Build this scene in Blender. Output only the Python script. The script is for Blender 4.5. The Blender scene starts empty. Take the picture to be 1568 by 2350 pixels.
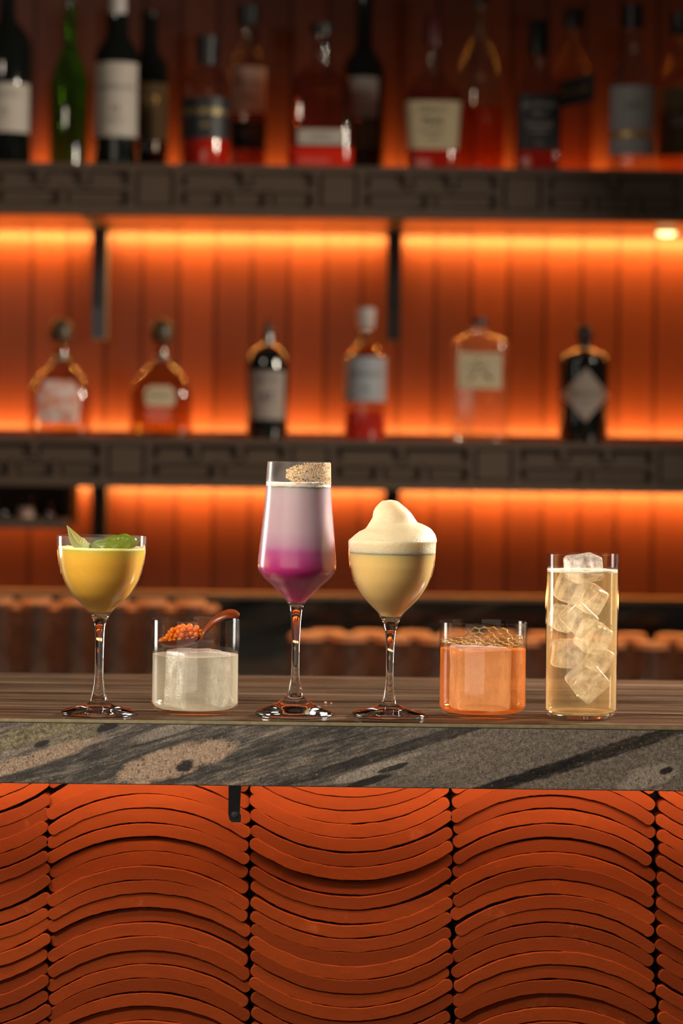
import bpy, bmesh, math, random
from mathutils import Matrix, Vector, noise
random.seed(7)
PI = math.pi
sc = bpy.context.scene
# ------------------------------------------------------------------ camera
FPX = 6533.0; CAMY = -2.78; CAMZ = 1.33; CT = 1.05; ROLL = math.radians(0.70); TR = math.tan(ROLL)
cd = bpy.data.cameras.new('camera'); cam = bpy.data.objects.new('camera', cd); sc.collection.objects.link(cam)
cam.matrix_world = Matrix.Translation((0, CAMY, CAMZ)) @ Matrix.Rotation(PI/2, 4, 'X') @ Matrix.Rotation(ROLL, 4, 'Z')
cd.sensor_width = 36; cd.lens = FPX/2350*36; cd.shift_y = -175/2350; cd.clip_start = .1; cd.clip_end = 50
cd.dof.use_dof = True; cd.dof.focus_distance = 2.83; cd.dof.aperture_fstop = 4.6; cd.dof.aperture_blades = 0
sc.camera = cam
# ------------------------------------------------------------------ world, lights, exposure
w = bpy.data.worlds.new('world'); sc.world = w; w.use_nodes = True
w.node_tree.nodes['Background'].inputs[0].default_value = (.05, .035, .028, 1)
w.node_tree.nodes['Background'].inputs[1].default_value = .6
def area(name, loc, target, sx, sy, power, col):
    l = bpy.data.lights.new(name, 'AREA'); l.shape = 'RECTANGLE'; l.size = sx; l.size_y = sy; l.energy = power; l.color = col
    o = bpy.data.objects.new(name, l); sc.collection.objects.link(o); o.location = loc
    o.rotation_euler = (Vector(target)-Vector(loc)).to_track_quat('-Z', 'Y').to_euler()
    return o
LED = (1, .36, .075)
area('back_right_key', (1.55, 1.25, 1.95), (.05, .06, 1.12), .45, .45, 150, (1, .88, .72))  # soft key from the back right; its source is out of view
sl = bpy.data.lights.new('drinks_key_spot', 'SPOT'); sl.energy = 78; sl.color = (1, .85, .66); sl.shadow_soft_size = .13; sl.spot_size = math.radians(58); sl.spot_blend = .5  # unseen spot added above the front left to brighten the drinks
so = bpy.data.objects.new('drinks_key_spot', sl); sc.collection.objects.link(so); so.location = (-.75, -.75, 1.95)
so.rotation_euler = (Vector((.03, .02, 1.08))-so.location).to_track_quat('-Z', 'Y').to_euler()
area('room_light', (-1.7, -.9, 2.65), (0, 1.6, 1.2), .4, .4, 11.5, (1, .84, .68))
area('shelf_strip_under_top', (0, 3.022, 1.737), (0, 3.058, 1.675), 3.2, .008, 36, LED)
area('shelf_strip_on_middle', (0, 3.018, 1.332), (0, 3.058, 1.39), 3.2, .008, 22, LED)
area('shelf_strip_under_middle', (0, 3.022, 1.219), (0, 3.058, 1.16), 3.2, .008, 28, LED)
area('shelf_strip_on_top', (0, 3.018, 1.855), (0, 3.058, 1.91), 3.2, .008, 15, LED)
area('front_fill', (-.8, -1.9, 1.16), (.05, .06, 1.12), 2.2, .8, 5.5, (1, .86, .70))  # unseen low fill added to lift the dark undersides of the drinks
area('glass_base_fill', (0, 3.0, .996), (0, 2.7, .93), 3.2, .008, 3, (1, .42, .14))  # added under the ledge so the upturned glass bases catch an orange glow
area('side_strip', (-1.35, .95, 1.35), (0, .06, 1.15), .30, .7, 6.5, (1, .93, .84))
area('counter_strip', (0, .035, 1.012), (0, .085, .96), 2.6, .012, 3.6, (1, .68, .44))
sc.view_settings.view_transform = 'Standard'; sc.view_settings.look = 'None'
sc.view_settings.exposure = 0.0; sc.view_settings.gamma = 1.0; sc.view_settings.use_curve_mapping = False
try:
    sc.cycles.use_denoising = True; sc.cycles.max_bounces = 14; sc.cycles.transparent_max_bounces = 24
    sc.cycles.transmission_bounces = 12; sc.cycles.sample_clamp_indirect = 6
except Exception: pass
# ------------------------------------------------------------------ helpers
def scale_at(y): return FPX/(y-CAMY)
def lev(u, v): return v - 1000 - (u-784)*TR          # height below the eye level in picture rows, roll removed
def Z(u, v, y): return CAMZ - lev(u, v)/scale_at(y)
def X(u, v, y): return ((u-784) + (v-1000)*TR)/scale_at(y)
def link(o, parent=None, mat=None):
    sc.collection.objects.link(o)
    if parent is not None: o.parent = parent
    return o
def mk(name, bm, mat, parent=None, smooth=True, ang=40):
    bmesh.ops.recalc_face_normals(bm, faces=bm.faces)
    me = bpy.data.meshes.new(name); bm.to_mesh(me); bm.free()
    for m in (mat if isinstance(mat, (list, tuple)) else [mat]): me.materials.append(m)
    if smooth:
        for p in me.polygons: p.use_smooth = True
        try: me.set_sharp_from_angle(angle=math.radians(ang))
        except Exception: pass
    o = bpy.data.objects.new(name, me); link(o, parent)
    return o
def tag(o, label=None, cat=None, group=None, kind=None):
    if label: o['label'] = label
    if cat: o['category'] = cat
    if group: o['group'] = group
    if kind: o['kind'] = kind
    return o
def thing(name, loc, label, cat, group=None):
    o = bpy.data.objects.new(name, None); o.empty_display_size = .02; sc.collection.objects.link(o); o.location = loc
    return tag(o, label, cat, group)
def box(bm, x0, x1, y0, y1, z0, z1, bev=0):
    vs = [bm.verts.new(p) for p in ((x0,y0,z0),(x1,y0,z0),(x1,y1,z0),(x0,y1,z0),(x0,y0,z1),(x1,y0,z1),(x1,y1,z1),(x0,y1,z1))]
    fs = [bm.faces.new([vs[i] for i in f]) for f in ((0,3,2,1),(4,5,6,7),(0,1,5,4),(1,2,6,5),(2,3,7,6),(3,0,4,7))]
    if bev:
        es = list({e for f in fs for e in f.edges})
        bmesh.ops.bevel(bm, geom=es, offset=bev, segments=2, affect='EDGES')
def loft(bm, rings, seg=48, cx=0, cy=0, cap0=True, cap1=True):
    """rings: (z, half_w, half_d, n[, ox, oy]); superellipse sections"""
    prev = None
    for r in rings:
        z, a, b, n = r[:4]; ox = r[4] if len(r) > 4 else 0; oy = r[5] if len(r) > 5 else 0
        ring = []
        for i in range(seg):
            t = 2*PI*i/seg; c, s = math.cos(t), math.sin(t)
            ring.append(bm.verts.new((cx+ox+a*math.copysign(abs(c)**(2/n), c), cy+oy+b*math.copysign(abs(s)**(2/n), s), z)))
        if prev is None:
            if cap0: bm.faces.new(list(reversed(ring)))
        else:
            for i in range(seg):
                j = (i+1) % seg; bm.faces.new((prev[i], prev[j], ring[j], ring[i]))
        prev = ring
    if cap1: bm.faces.new(prev)
def smoothprof(pts, sub=4):
    """Catmull-Rom through (z, r) points"""
    out = []
    n = len(pts)
    for i in range(n-1):
        p0 = pts[max(i-1, 0)]; p1 = pts[i]; p2 = pts[i+1]; p3 = pts[min(i+2, n-1)]
        for k in range(sub):
            t = k/sub
            out.append(tuple(.5*((2*b)+(-a+c)*t+(2*a-5*b+4*c-d)*t*t+(-a+3*b-3*c+d)*t**3) for a, b, c, d in zip(p0, p1, p2, p3)))
    out.append(pts[-1]); return out
def lathe(bm, prof, seg=72, closed=False):
    """prof: (z, r) list; r == 0 ends get a pole. closed joins last ring to first"""
    rings = []
    for z, r in prof:
        if r <= 1e-6: rings.append([bm.verts.new((0, 0, z))])
        else: rings.append([bm.verts.new((r*math.cos(2*PI*i/seg), r*math.sin(2*PI*i/seg), z)) for i in range(seg)])
    pairs = list(zip(rings, rings[1:])) + ([(rings[-1], rings[0])] if closed else [])
    for a, b in pairs:
        for i in range(seg):
            j = (i+1) % seg
            if len(a) == 1 and len(b) == 1: continue
            if len(a) == 1: bm.faces.new((a[0], b[j], b[i]))
            elif len(b) == 1: bm.faces.new((a[i], a[j], b[0]))
            else: bm.faces.new((a[i], a[j], b[j], b[i]))
def tube(bm, pts, rad, seg=8):
    prev = None; n = len(pts)
    for i, p in enumerate(pts):
        p = Vector(p); d = (Vector(pts[min(i+1, n-1)])-Vector(pts[max(i-1, 0)])).normalized()
        up = Vector((0, 0, 1)) if abs(d.z) < .9 else Vector((1, 0, 0))
        a = d.cross(up).normalized(); b = a.cross(d); r = rad[i] if isinstance(rad, (list, tuple)) else rad
        ring = [bm.verts.new(p + a*(r*math.cos(2*PI*k/seg)) + b*(r*math.sin(2*PI*k/seg))) for k in range(seg)]
        if prev:
            for k in range(seg):
                j = (k+1) % seg; bm.faces.new((prev[k], prev[j], ring[j], ring[k]))
        else: bm.faces.new(ring)
        prev = ring
    bm.faces.new(list(reversed(prev)))
# ------------------------------------------------------------------ material helpers
class NT:
    def __init__(s, name):
        s.m = bpy.data.materials.new(name); s.m.use_nodes = True; s.t = s.m.node_tree; s.t.nodes.clear()
        s.out = s.t.nodes.new('ShaderNodeOutputMaterial')
    def n(s, typ, ins=None, **kw):
        nd = s.t.nodes.new('ShaderNode'+typ)
        for k, v in kw.items(): setattr(nd, k, v)
        for k, v in (ins or {}).items(): s.set(nd, k, v)
        return nd
    def set(s, nd, k, v):
        i = nd.inputs[k]
        if isinstance(v, bpy.types.NodeSocket): s.t.links.new(v, i)
        elif isinstance(v, bpy.types.Node): s.t.links.new(v.outputs[0], i)
        else:
            if isinstance(v, tuple) and len(v) == 3 and len(getattr(i, 'default_value', ())) == 4: v = v+(1,)
            i.default_value = v
    def coord(s, scale=(1,1,1), rot=(0,0,0), loc=(0,0,0)):
        tc = s.n('TexCoord'); return s.n('Mapping', {'Vector': tc.outputs['Object'], 'Scale': scale, 'Rotation': rot, 'Location': loc}).outputs[0]
    def noise(s, vec, scale, detail=4, rough=.6, dist=0):
        return s.n('TexNoise', {'Vector': vec, 'Scale': scale, 'Detail': detail, 'Roughness': rough, 'Distortion': dist}).outputs[0]
    def ramp(s, fac, stops, mode='LINEAR'):
        r = s.n('ValToRGB', {'Fac': fac}); e = r.color_ramp.elements; r.color_ramp.interpolation = mode
        while len(e) < len(stops): e.new(.5)
        for el, (p, c) in zip(e, stops): el.position = p; el.color = (c if isinstance(c, tuple) else (c, c, c))+(1,)
        return r.outputs[0]
    def mix(s, f, a, b, blend='MIX'):
        m = s.n('Mix', data_type='RGBA', blend_type=blend); s.set(m, 0, f); s.set(m, 6, a); s.set(m, 7, b); return m.outputs[2]
    def math(s, op, a, b=0, c=None, clamp=False):
        m = s.n('Math', operation=op, use_clamp=clamp); s.set(m, 0, a); s.set(m, 1, b)
        if c is not None: s.set(m, 2, c)
        return m.outputs[0]
    def pbr(s, col, rough=.5, metal=0, **kw):
        p = s.n('BsdfPrincipled', {'Base Color': col, 'Roughness': rough, 'Metallic': metal})
        for k, v in kw.items(): s.set(p, k.replace('_', ' '), v)
        return p
    def bump(s, h, strength=.3, dist=.001):
        return s.n('Bump', {'Height': h, 'Strength': strength, 'Distance': dist}).outputs[0]
    def mixsh(s, f, a, b): return s.n('MixShader', {0: f, 1: a, 2: b})
    def done(s, sh): s.set(s.out, 'Surface', sh); return s.m
def plain(name, col, rough=.5, metal=0, var=.15, scale=30, **kw):
    t = NT(name); nz = t.noise(t.coord(), scale, 3)
    c = t.mix(nz, tuple(x*(1-var) for x in col), tuple(min(1, x*(1+var)) for x in col))
    return t.done(t.pbr(c, rough, metal, **kw))
def thin_glass(name, tint=(1, 1, 1), base=.03, power=3.2, haze=0.0, hazecol=(.9,.88,.85), rough=.05):
    t = NT(name); lw = t.n('LayerWeight', {'Blend': .5}); f = t.math('POWER', lw.outputs['Facing'], power)
    f = t.math('ADD', t.math('MULTIPLY', f, .48), base, clamp=True)
    sh = t.mixsh(f, t.n('BsdfTransparent', {'Color': tint}), t.n('BsdfGlossy', {'Color': (1,1,1), 'Roughness': rough}))
    if haze:
        nz = t.ramp(t.noise(t.coord((1,1,.6)), 55, 5, .65), [(.42, 0.25), (.66, 1.0)])
        hz = t.mixsh(.5, t.n('BsdfDiffuse', {'Color': hazecol}), t.n('BsdfTranslucent', {'Color': hazecol}))
        sh = t.mixsh(t.math('MULTIPLY', nz, haze), sh, hz)
    return t.done(sh)
def solid_glass(name, col=(1,1,1), ior=1.5, rough=0.0):
    t = NT(name); nz = t.noise(t.coord(), 20, 1)
    c = t.mix(nz, col, tuple(x*.985 for x in col))
    return t.done(t.n('BsdfGlass', {'Color': c, 'IOR': ior, 'Roughness': rough}))
# ------------------------------------------------------------------ materials
def m_wall():
    t = NT('lacquered_board'); v = t.coord()
    sx = t.n('SeparateXYZ', {0: v}).outputs[0]
    cell = t.math('FLOOR', t.math('DIVIDE', t.math('ADD', sx, 5.0), .0752))
    wn = t.n('TexWhiteNoise', {'W': cell}, noise_dimensions='1D').outputs[0]
    grain = t.noise(t.coord((30, 1, 1.6)), 3, 5, .6)
    blot = t.noise(t.coord((1.4, 1, 1)), 5, 3)
    c = t.mix(wn, (.050, .0135, .0050), (.076, .021, .0075))
    c = t.mix(t.math('MULTIPLY', grain, .55), c, (.032, .0085, .0035))
    c = t.mix(t.ramp(blot, [(.45, 0.0), (.75, .35)]), c, (.035, .010, .005))
    return t.done(t.pbr(c, .42, Specular_IOR_Level=.3))
M = {}
M['wall'] = m_wall()
M['black'] = plain('black_steel', (.008, .009, .010), .45)
M['grey_steel'] = plain('brushed_grey_steel', (.07, .085, .10), .45, .4)
M['void'] = plain('dark_board', (.006, .007, .008), .8)
def m_fascia():
    t = NT('weathered_brown_wood'); g = t.noise(t.coord((3, 3, 40)), 4, 5, .6)
    c = t.mix(g, (.044, .026, .015), (.094, .056, .034)); return t.done(t.pbr(c, .55, Normal=t.bump(g, .2, .001)))
M['fascia'] = m_fascia()
M['shelf_top'] = plain('orange_stained_shelf_board', (.20, .06, .02), .35)
def m_tile():
    t = NT('terracotta'); a = t.noise(t.coord((6, 6, 14)), 6, 5, .65); b = t.noise(t.coord(), 260, 3); d = t.noise(t.coord(), 22, 4, .7)
    geo = t.n('ObjectInfo'); at = t.n('Attribute', attribute_name='tone', attribute_type='GEOMETRY').outputs['Fac']
    c = t.mix(at, (.185, .028, .0038), (.30, .048, .007))
    c = t.mix(t.ramp(a, [(.4, 0.0), (.75, .45)]), c, (.18, .028, .006))
    c = t.mix(t.ramp(d, [(.62, 0.0), (.80, .6)]), c, (.48, .11, .035))
    c = t.mix(t.ramp(b, [(.60, 0.0), (.8, .5)]), c, (.16, .026, .006))
    return t.done(t.pbr(c, .8, Specular_IOR_Level=.15, Normal=t.bump(t.math('ADD', t.math('MULTIPLY', a, .7), t.math('MULTIPLY', b, .25)), .55, .0009)))
M['tile'] = m_tile()
def m_countertop():
    t = NT('striped_brown_marble'); v = t.coord((1.3, 42, 1), rot=(0, 0, .012))
    n1 = t.noise(v, 1.6, 7, .62, .35); n2 = t.noise(t.coord((3, 160, 1)), 2.0, 4, .6)
    c = t.ramp(n1, [(.34, (.012, .009, .007)), (.44, (.045, .033, .025)), (.50, (.17, .125, .095)), (.56, (.055, .040, .030)), (.66, (.30, .23, .18))])
    c = t.mix(t.math('MULTIPLY', n2, .30), c, (.07, .052, .040))
    fl = t.ramp(t.noise(t.coord(), 700, 2), [(.66, 0.0), (.72, .5)])
    c = t.mix(fl, c, (.28, .22, .18)); c = t.mix(1.0, c, (.66, .58, .50), 'MULTIPLY')
    lw = t.math('POWER', t.n('LayerWeight', {'Blend': .5}).outputs['Facing'], 4)
    return t.done(t.mixsh(t.math('MULTIPLY', lw, .20), t.n('BsdfDiffuse', {'Color': c}), t.n('BsdfGlossy', {'Color': (1, 1, 1), 'Roughness': .09})))
M['countertop'] = m_countertop()
def m_granite(dark=False):
    t = NT('dark_granite_splash' if dark else 'banded_granite')
    rot = (0, math.radians(-19), 0)
    # object coordinates rotated in the x-z plane so that x' runs along the bands
    tc = t.n('TexCoord').outputs['Object']
    vr = t.n('VectorRotate', {'Vector': tc, 'Angle': math.radians(18)}, rotation_type='Y_AXIS').outputs[0]
    def mp(s, loc=(0,0,0)): return t.n('Mapping', {'Vector': vr, 'Scale': s, 'Location': loc}).outputs[0]
    warp = t.noise(mp((4, 4, 9)), 1.5, 3)
    band = t.noise(mp((5, 20, 52)), 1.0, 8, .62, .55)
    fine = t.noise(mp((26, 120, 190)), 1.6, 5, .7, .2)
    grit = t.noise(tc, 620, 3, .7)
    speck = t.noise(tc, 230, 4, .65)
    if dark:
        c = t.ramp(band, [(.35, (.004, .005, .005)), (.52, (.012, .012, .011)), (.62, (.05, .042, .032)), (.75, (.015, .014, .012))])
        return t.done(t.pbr(c, .12))
    c = t.ramp(band, [(.30, (.010, .010, .011)), (.40, (.05, .046, .043)), (.48, (.15, .13, .115)), (.54, (.075, .068, .062)), (.61, (.34, .27, .215)), (.70, (.15, .125, .105)), (.82, (.50, .40, .32))])
    c = t.mix(.58, c, t.ramp(fine, [(.34, (.014, .014, .015)), (.48, (.10, .092, .084)), (.60, (.30, .26, .22)), (.70, (.50, .43, .37))]))
    # large tone zones: darker slate on the left and middle, warm grey on the right
    sx = t.n('SeparateXYZ', {0: tc})
    right = t.ramp(t.math('ADD', sx.outputs[0], t.math('MULTIPLY', warp, .16)), [(.10, 0.0), (.20, 1.0)]); c = t.mix(t.math('MULTIPLY', right, .35), c, (.20, .17, .145))
    c = t.mix(t.math('MULTIPLY', right, .55), c, t.ramp(speck, [(.3, (.12, .10, .086)), (.6, (.38, .32, .27))]))
    rv = t.n('SeparateXYZ', {0: vr})
    # dark diagonal seams on the right side
    def seam(c, x0, z0, wid, ln, col, dens=.9, ang=18):
        a = math.radians(ang); px = t.math('SUBTRACT', sx.outputs[0], x0); pz = t.math('SUBTRACT', sx.outputs[2], z0)
        al = t.math('ADD', t.math('MULTIPLY', px, math.cos(a)), t.math('MULTIPLY', pz, math.sin(a)))
        ac = t.math('SUBTRACT', t.math('MULTIPLY', pz, math.cos(a)), t.math('MULTIPLY', px, math.sin(a)))
        d = t.math('ADD', t.math('POWER', t.math('ABSOLUTE', t.math('DIVIDE', al, ln)), 2), t.math('POWER', t.math('ABSOLUTE', t.math('DIVIDE', ac, wid)), 2))
        nz = t.noise(mp((30, 60, 90)), 1.2, 5, .7)
        d = t.math('ADD', d, t.math('MULTIPLY', t.math('SUBTRACT', nz, .5), 2.2))
        return t.mix(t.math('MULTIPLY', t.math('MULTIPLY', t.ramp(d, [(.55, 1.0), (1.15, 0.0)]), dens), 1.0 if ln < .05 or not isinstance(col, tuple) else t.ramp(fine, [(.35, 1.0), (.62, .75)])), c, col), d
    S = 2350.0
    def at(u, v): return (u-784+(v-1000)*TR)/S, CAMZ-(v-1000-(u-784)*TR)/S
    cream = t.ramp(speck, [(.32, (.05, .03, .02)), (.40, (.42, .28, .19)), (.60, (.55, .42, .32)), (.72, (.26, .21, .18))])
    pale = t.ramp(speck, [(.32, (.10, .09, .08)), (.42, (.38, .32, .27)), (.70, (.48, .42, .37))])
    olive = t.ramp(speck, [(.32, (.03, .03, .015)), (.48, (.22, .19, .08)), (.70, (.42, .37, .22))])
    for (u, v, wd, ln, col, dn) in ((1330, 1745, .0075, .17, (.008, .008, .009), .9), (1180, 1790, .005, .10, (.012, .012, .013), .85),
        (960, 1705, .006, .20, (.012, .012, .013), .85), (700, 1690, .008, .24, (.020, .021, .023), .6), (330, 1690, .009, .20, (.022, .022, .024), .7), (250, 1765, .010, .14, (.03, .03, .03), .6),
        (90, 1680, .010, .09, olive, .62), (230, 1670, .006, .06, olive, .45), (70, 1745, .008, .085, cream, .75), (420, 1665, .006, .07, pale, .6),
        (385, 1752, .0155, .060, cream, .95), (470, 1730, .012, .035, cream, .95), (1490, 1783, .012, .034, pale, .95), (850, 1770, .0065, .045, pale, .9),
        (900, 1748, .003, .04, pale, .7), (245, 1668, .0045, .014, (.006, .006, .007), .95), (425, 1757, .006, .012, (.008, .008, .012), .95), (1530, 1768, .004, .008, (.01, .01, .01), .9),
        (97, 1706, .003, .009, (.008, .008, .009), .9), (840, 1795, .004, .03, (.01, .01, .01), .9), (905, 1762, .003, .018, (.01, .01, .01), .9)):
        x0, z0 = at(u, v); c, _ = seam(c, x0, z0, wd, ln, col, dn)
    gr = t.ramp(grit, [(.38, 0.0), (.62, 1.0)])
    c = t.mix(.62, c, t.mix(1.0, c, t.ramp(gr, [(0.0, .30), (1.0, 1.25)]), 'MULTIPLY'))
    c = t.mix(t.ramp(t.noise(tc, 420, 2), [(.68, 0.0), (.74, .8)]), c, (.45, .38, .32))
    c = t.mix(t.ramp(t.noise(tc, 300, 2), [(.27, .9), (.33, 0.0)]), c, (.008, .008, .009))
    return t.done(t.pbr(c, .24))
M['granite'] = m_granite(); M['splash'] = m_granite(True)
M['edge'] = plain('pale_seam_stone', (.26, .22, .13), .3, var=.55, scale=120)
M['thin'] = thin_glass('clear_thin_glass', base=.016)
M['thin_haze'] = thin_glass('frosted_condensation_glass', haze=.025, rough=.24, hazecol=(.86, .80, .84))
M['thin_mist'] = thin_glass('misted_glass', haze=.03, base=.018)
M['glass'] = solid_glass('clear_solid_glass')
# ------------------------------------------------------------------ setting
bm = bmesh.new(); box(bm, -1.7, 1.7, 3.066, 3.10, .80, 2.75)
k = -23
while k*.0752-5.0+66*.0752 < 1.65:
    x0 = -5.0+(k+66)*.0752
    if x0 > -1.70: box(bm, x0+.0022, x0+.0730, 3.06, 3.068, .99, 2.70, .0016)
    k += 1
tag(mk('wall_back', bm, M['wall'], smooth=False), kind='structure')
bm = bmesh.new(); box(bm, -2.2, 2.2, -3.4, 3.1, -.02, 0); tag(mk('floor', bm, plain('dark_floor', (.03, .024, .02), .4), smooth=False), kind='structure')
# ------------------------------------------------------------------ bar counter
ct = thing('bar_counter', (0, .265, 0), 'bar counter with striped brown marble top and banded grey granite front edge', 'counter')
def W(o, parent):   # keep world placement of a mesh built in world coordinates
    o.location = -Vector(parent.location); return o
bm = bmesh.new(); box(bm, -1.6, 1.6, .0025, .53, CT-.02, CT, .0012)
W(mk('countertop', bm, M['countertop'], ct), ct)
bm = bmesh.new(); box(bm, -1.6, 1.6, -.0005, .0180, CT-.0632, CT-.0042, .0008)
o = W(mk('front_apron', bm, M['granite'], ct), ct); tag(o, 'banded grey and cream granite edge')
bm = bmesh.new(); box(bm, -1.6, 1.6, .0002, .0030, CT-.0040, CT-.0002, .0009)
W(mk('edge_seam', bm, M['edge'], ct), ct)
bm = bmesh.new(); box(bm, -1.6, 1.6, .0185, .0225, CT-.0655, CT-.0205)
W(mk('inner_rail', bm, M['fascia'], ct), ct)
bm = bmesh.new(); box(bm, -1.55, 1.55, .135, .50, 0, CT-.02)
W(mk('cabinet_body', bm, M['void'], ct), ct)
YT = .092; ST = scale_at(YT)
tp = thing('tiled_bar_front', (0, .13, 0), 'wall of stacked curved terracotta roof tiles below the counter', 'tile wall')
R0 = 392/ST; HALF = 222/ST; PITCH = 32.1/ST
def tile_column(xc, up, seed):
    rnd = random.Random(seed); bm = bmesh.new(); tones = []
    lay = bm.verts.layers.float.new('tone')
    sag = R0-math.sqrt(R0*R0-HALF*HALF); z = (1.020 if up else .990)-rnd.uniform(0, .006)
    while z > .52:
        th = (31.2+rnd.uniform(-1.8, 1.0))/ST; R = R0*rnd.uniform(.97, 1.04); half = HALF*rnd.uniform(.975, 1.005); tilt = rnd.uniform(-.012, .012)
        am = math.asin(min(.99, half/R)); N = 44; dx = rnd.uniform(-.0015, .0015)+TR*(CAMZ-z); y0 = YT+rnd.choice((0, 0, 0, .0007, .0012, .0035, -.0008, -.0014)); tone = rnd.random()
        top = []; bot = []; nz0 = rnd.uniform(0, 99)
        capn = 6
        for i in range(N+1):
            a = -am+2*am*i/N; h = th*(.5-.055*(abs(a)/am)**2)
            j1 = .0006*(noise.noise(Vector((a*9, nz0, 0)))+.8*noise.noise(Vector((a*55, nz0, 3)))); j2 = .0006*(noise.noise(Vector((a*9, nz0, 7)))+.8*noise.noise(Vector((a*60, nz0, 5))))
            top.append(((R+h+j1)*math.sin(a), (R+h+j1)*math.cos(a))); bot.append(((R-h+j2)*math.sin(a), (R-h+j2)*math.cos(a)))
        def cap(a, s):
            c = (R*math.sin(a), R*math.cos(a)); h = th*.445; out = []
            for q in range(1, capn):
                t = PI/2-PI*q/capn      # from outer to inner
                # local axes: radial (sin a, cos a), tangent s*(cos a, -sin a)
                out.append((c[0]+h*math.sin(t)*math.sin(a)+.85*h*math.cos(t)*s*math.cos(a), c[1]+h*math.sin(t)*math.cos(a)-.85*h*math.cos(t)*s*math.sin(a)))
            return out
        loop = top+cap(am, 1)+list(reversed(bot))+list(reversed(cap(-am, -1)))
        zc = z-R if up else z+R
        def wp(p, y, ins=0):
            sgn = 1 if up else -1
            x = p[0]; zz = zc+sgn*p[1]
            return (xc+dx+x, y, zz+tilt*x)
        cx = sum(p[0] for p in loop)/len(loop)
        fr = []; ed = []
        for i, p in enumerate(loop):
            q = loop[i-1]; r = loop[(i+1) % len(loop)]; nx, nz_ = (r[1]-q[1]), -(r[0]-q[0]); L = math.hypot(nx, nz_) or 1
            b = .0006*(1+.8*noise.noise(Vector((p[0]*90, p[1]*90, nz0))))
            ins = (p[0]+nx/L*b*-1*(-1 if False else 1), p[1]+nz_/L*b*-1)
            fr.append(ins); ed.append(p)
        # decide inward direction by area sign
        ar = sum(loop[i][0]*loop[(i+1) % len(loop)][1]-loop[(i+1) % len(loop)][0]*loop[i][1] for i in range(len(loop)))
        if ar < 0: fr = [(2*p[0]-q[0], 2*p[1]-q[1]) for p, q in zip(ed, fr)]
        fr = [(p[0]*.0+q[0], q[1]) for p, q in zip(ed, fr)]
        A = [bm.verts.new(wp(p, y0)) for p in fr]; B = [bm.verts.new(wp(p, y0+.0008)) for p in ed]; C = [bm.verts.new(wp(p, y0+.038)) for p in ed]
        for v in A+B+C: v[lay] = tone
        n = len(loop)
        for i in range(n):
            j = (i+1) % n
            bm.faces.new((A[i], A[j], B[j], B[i])); bm.faces.new((B[i], B[j], C[j], C[i]))
        # front face as a strip of quads between top and bottom arcs
        nt = N+1; nc = capn-1
        for i in range(N): bm.faces.new((A[i], A[i+1], A[nt+nc+(N-(i+1))], A[nt+nc+(N-i)]))
        bm.faces.new([A[N]]+A[nt:nt+nc]+[A[nt+nc]]); bm.faces.new([A[nt+nc+N]]+A[nt+nc+nt:]+[A[0]])
        z -= PITCH*rnd.uniform(.965, 1.015)+(.0010 if rnd.random() < .22 else 0)
    return bm
edges = [113-927, 113-462, 113, 572, 1037, 1507, 1507+466, 1507+931]
for i in range(7):
    uc = (edges[i]+edges[i+1])/2; xc = (uc-784)/ST
    up = (i % 2 == 0)
    W(mk('tile_column', tile_column(xc, up, 39+i), M['tile'], tp, ang=35), tp)
bm = bmesh.new(); box(bm, -1.5, 1.5, .122, .134, .3, 1.028)
W(mk('backing_board', bm, M['void'], tp), tp)
# black steel bracket below the counter edge
bx = X(539, 1850, .03); bk = thing('counter_bracket', (bx, .03, CT-.064), 'black flat steel bracket hanging under the counter edge in front of the tiles', 'bracket')
bm = bmesh.new()
hw = 14.5/scale_at(.03); zb = Z(539, 1886, .03)-bk.location.z
ring = [(-hw, .0), (hw*1.03, .0), (hw*.9, zb*.35), (hw*.80, zb*.78), (hw, zb*.83), (hw*.98, zb), (-hw*.45, zb), (-hw*.82, zb*.93), (-hw, zb*.80)]
a = [bm.verts.new((p[0], -.003, p[1])) for p in ring]; b = [bm.verts.new((p[0], .003, p[1])) for p in ring]
bm.faces.new(a); bm.faces.new(list(reversed(b)))
for i in range(len(ring)): bm.faces.new((a[i], a[i-1], b[i-1], b[i]))
box(bm, -hw, hw, .003, .10, -.004, -.0005)
mk('bracket_arm', bm, M['black'], bk, smooth=False)
bm = bmesh.new(); loft(bm, [(0, .0035, .0035, 2), (.0015, .003, .003, 2), (.002, .001, .001, 2)], 16)
o = mk('screw', bm, M['grey_steel'], bk); o.rotation_euler = (PI/2, 0, 0); o.location = (0, -.003, zb*.80); tag(o, 'small steel screw head')
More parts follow.
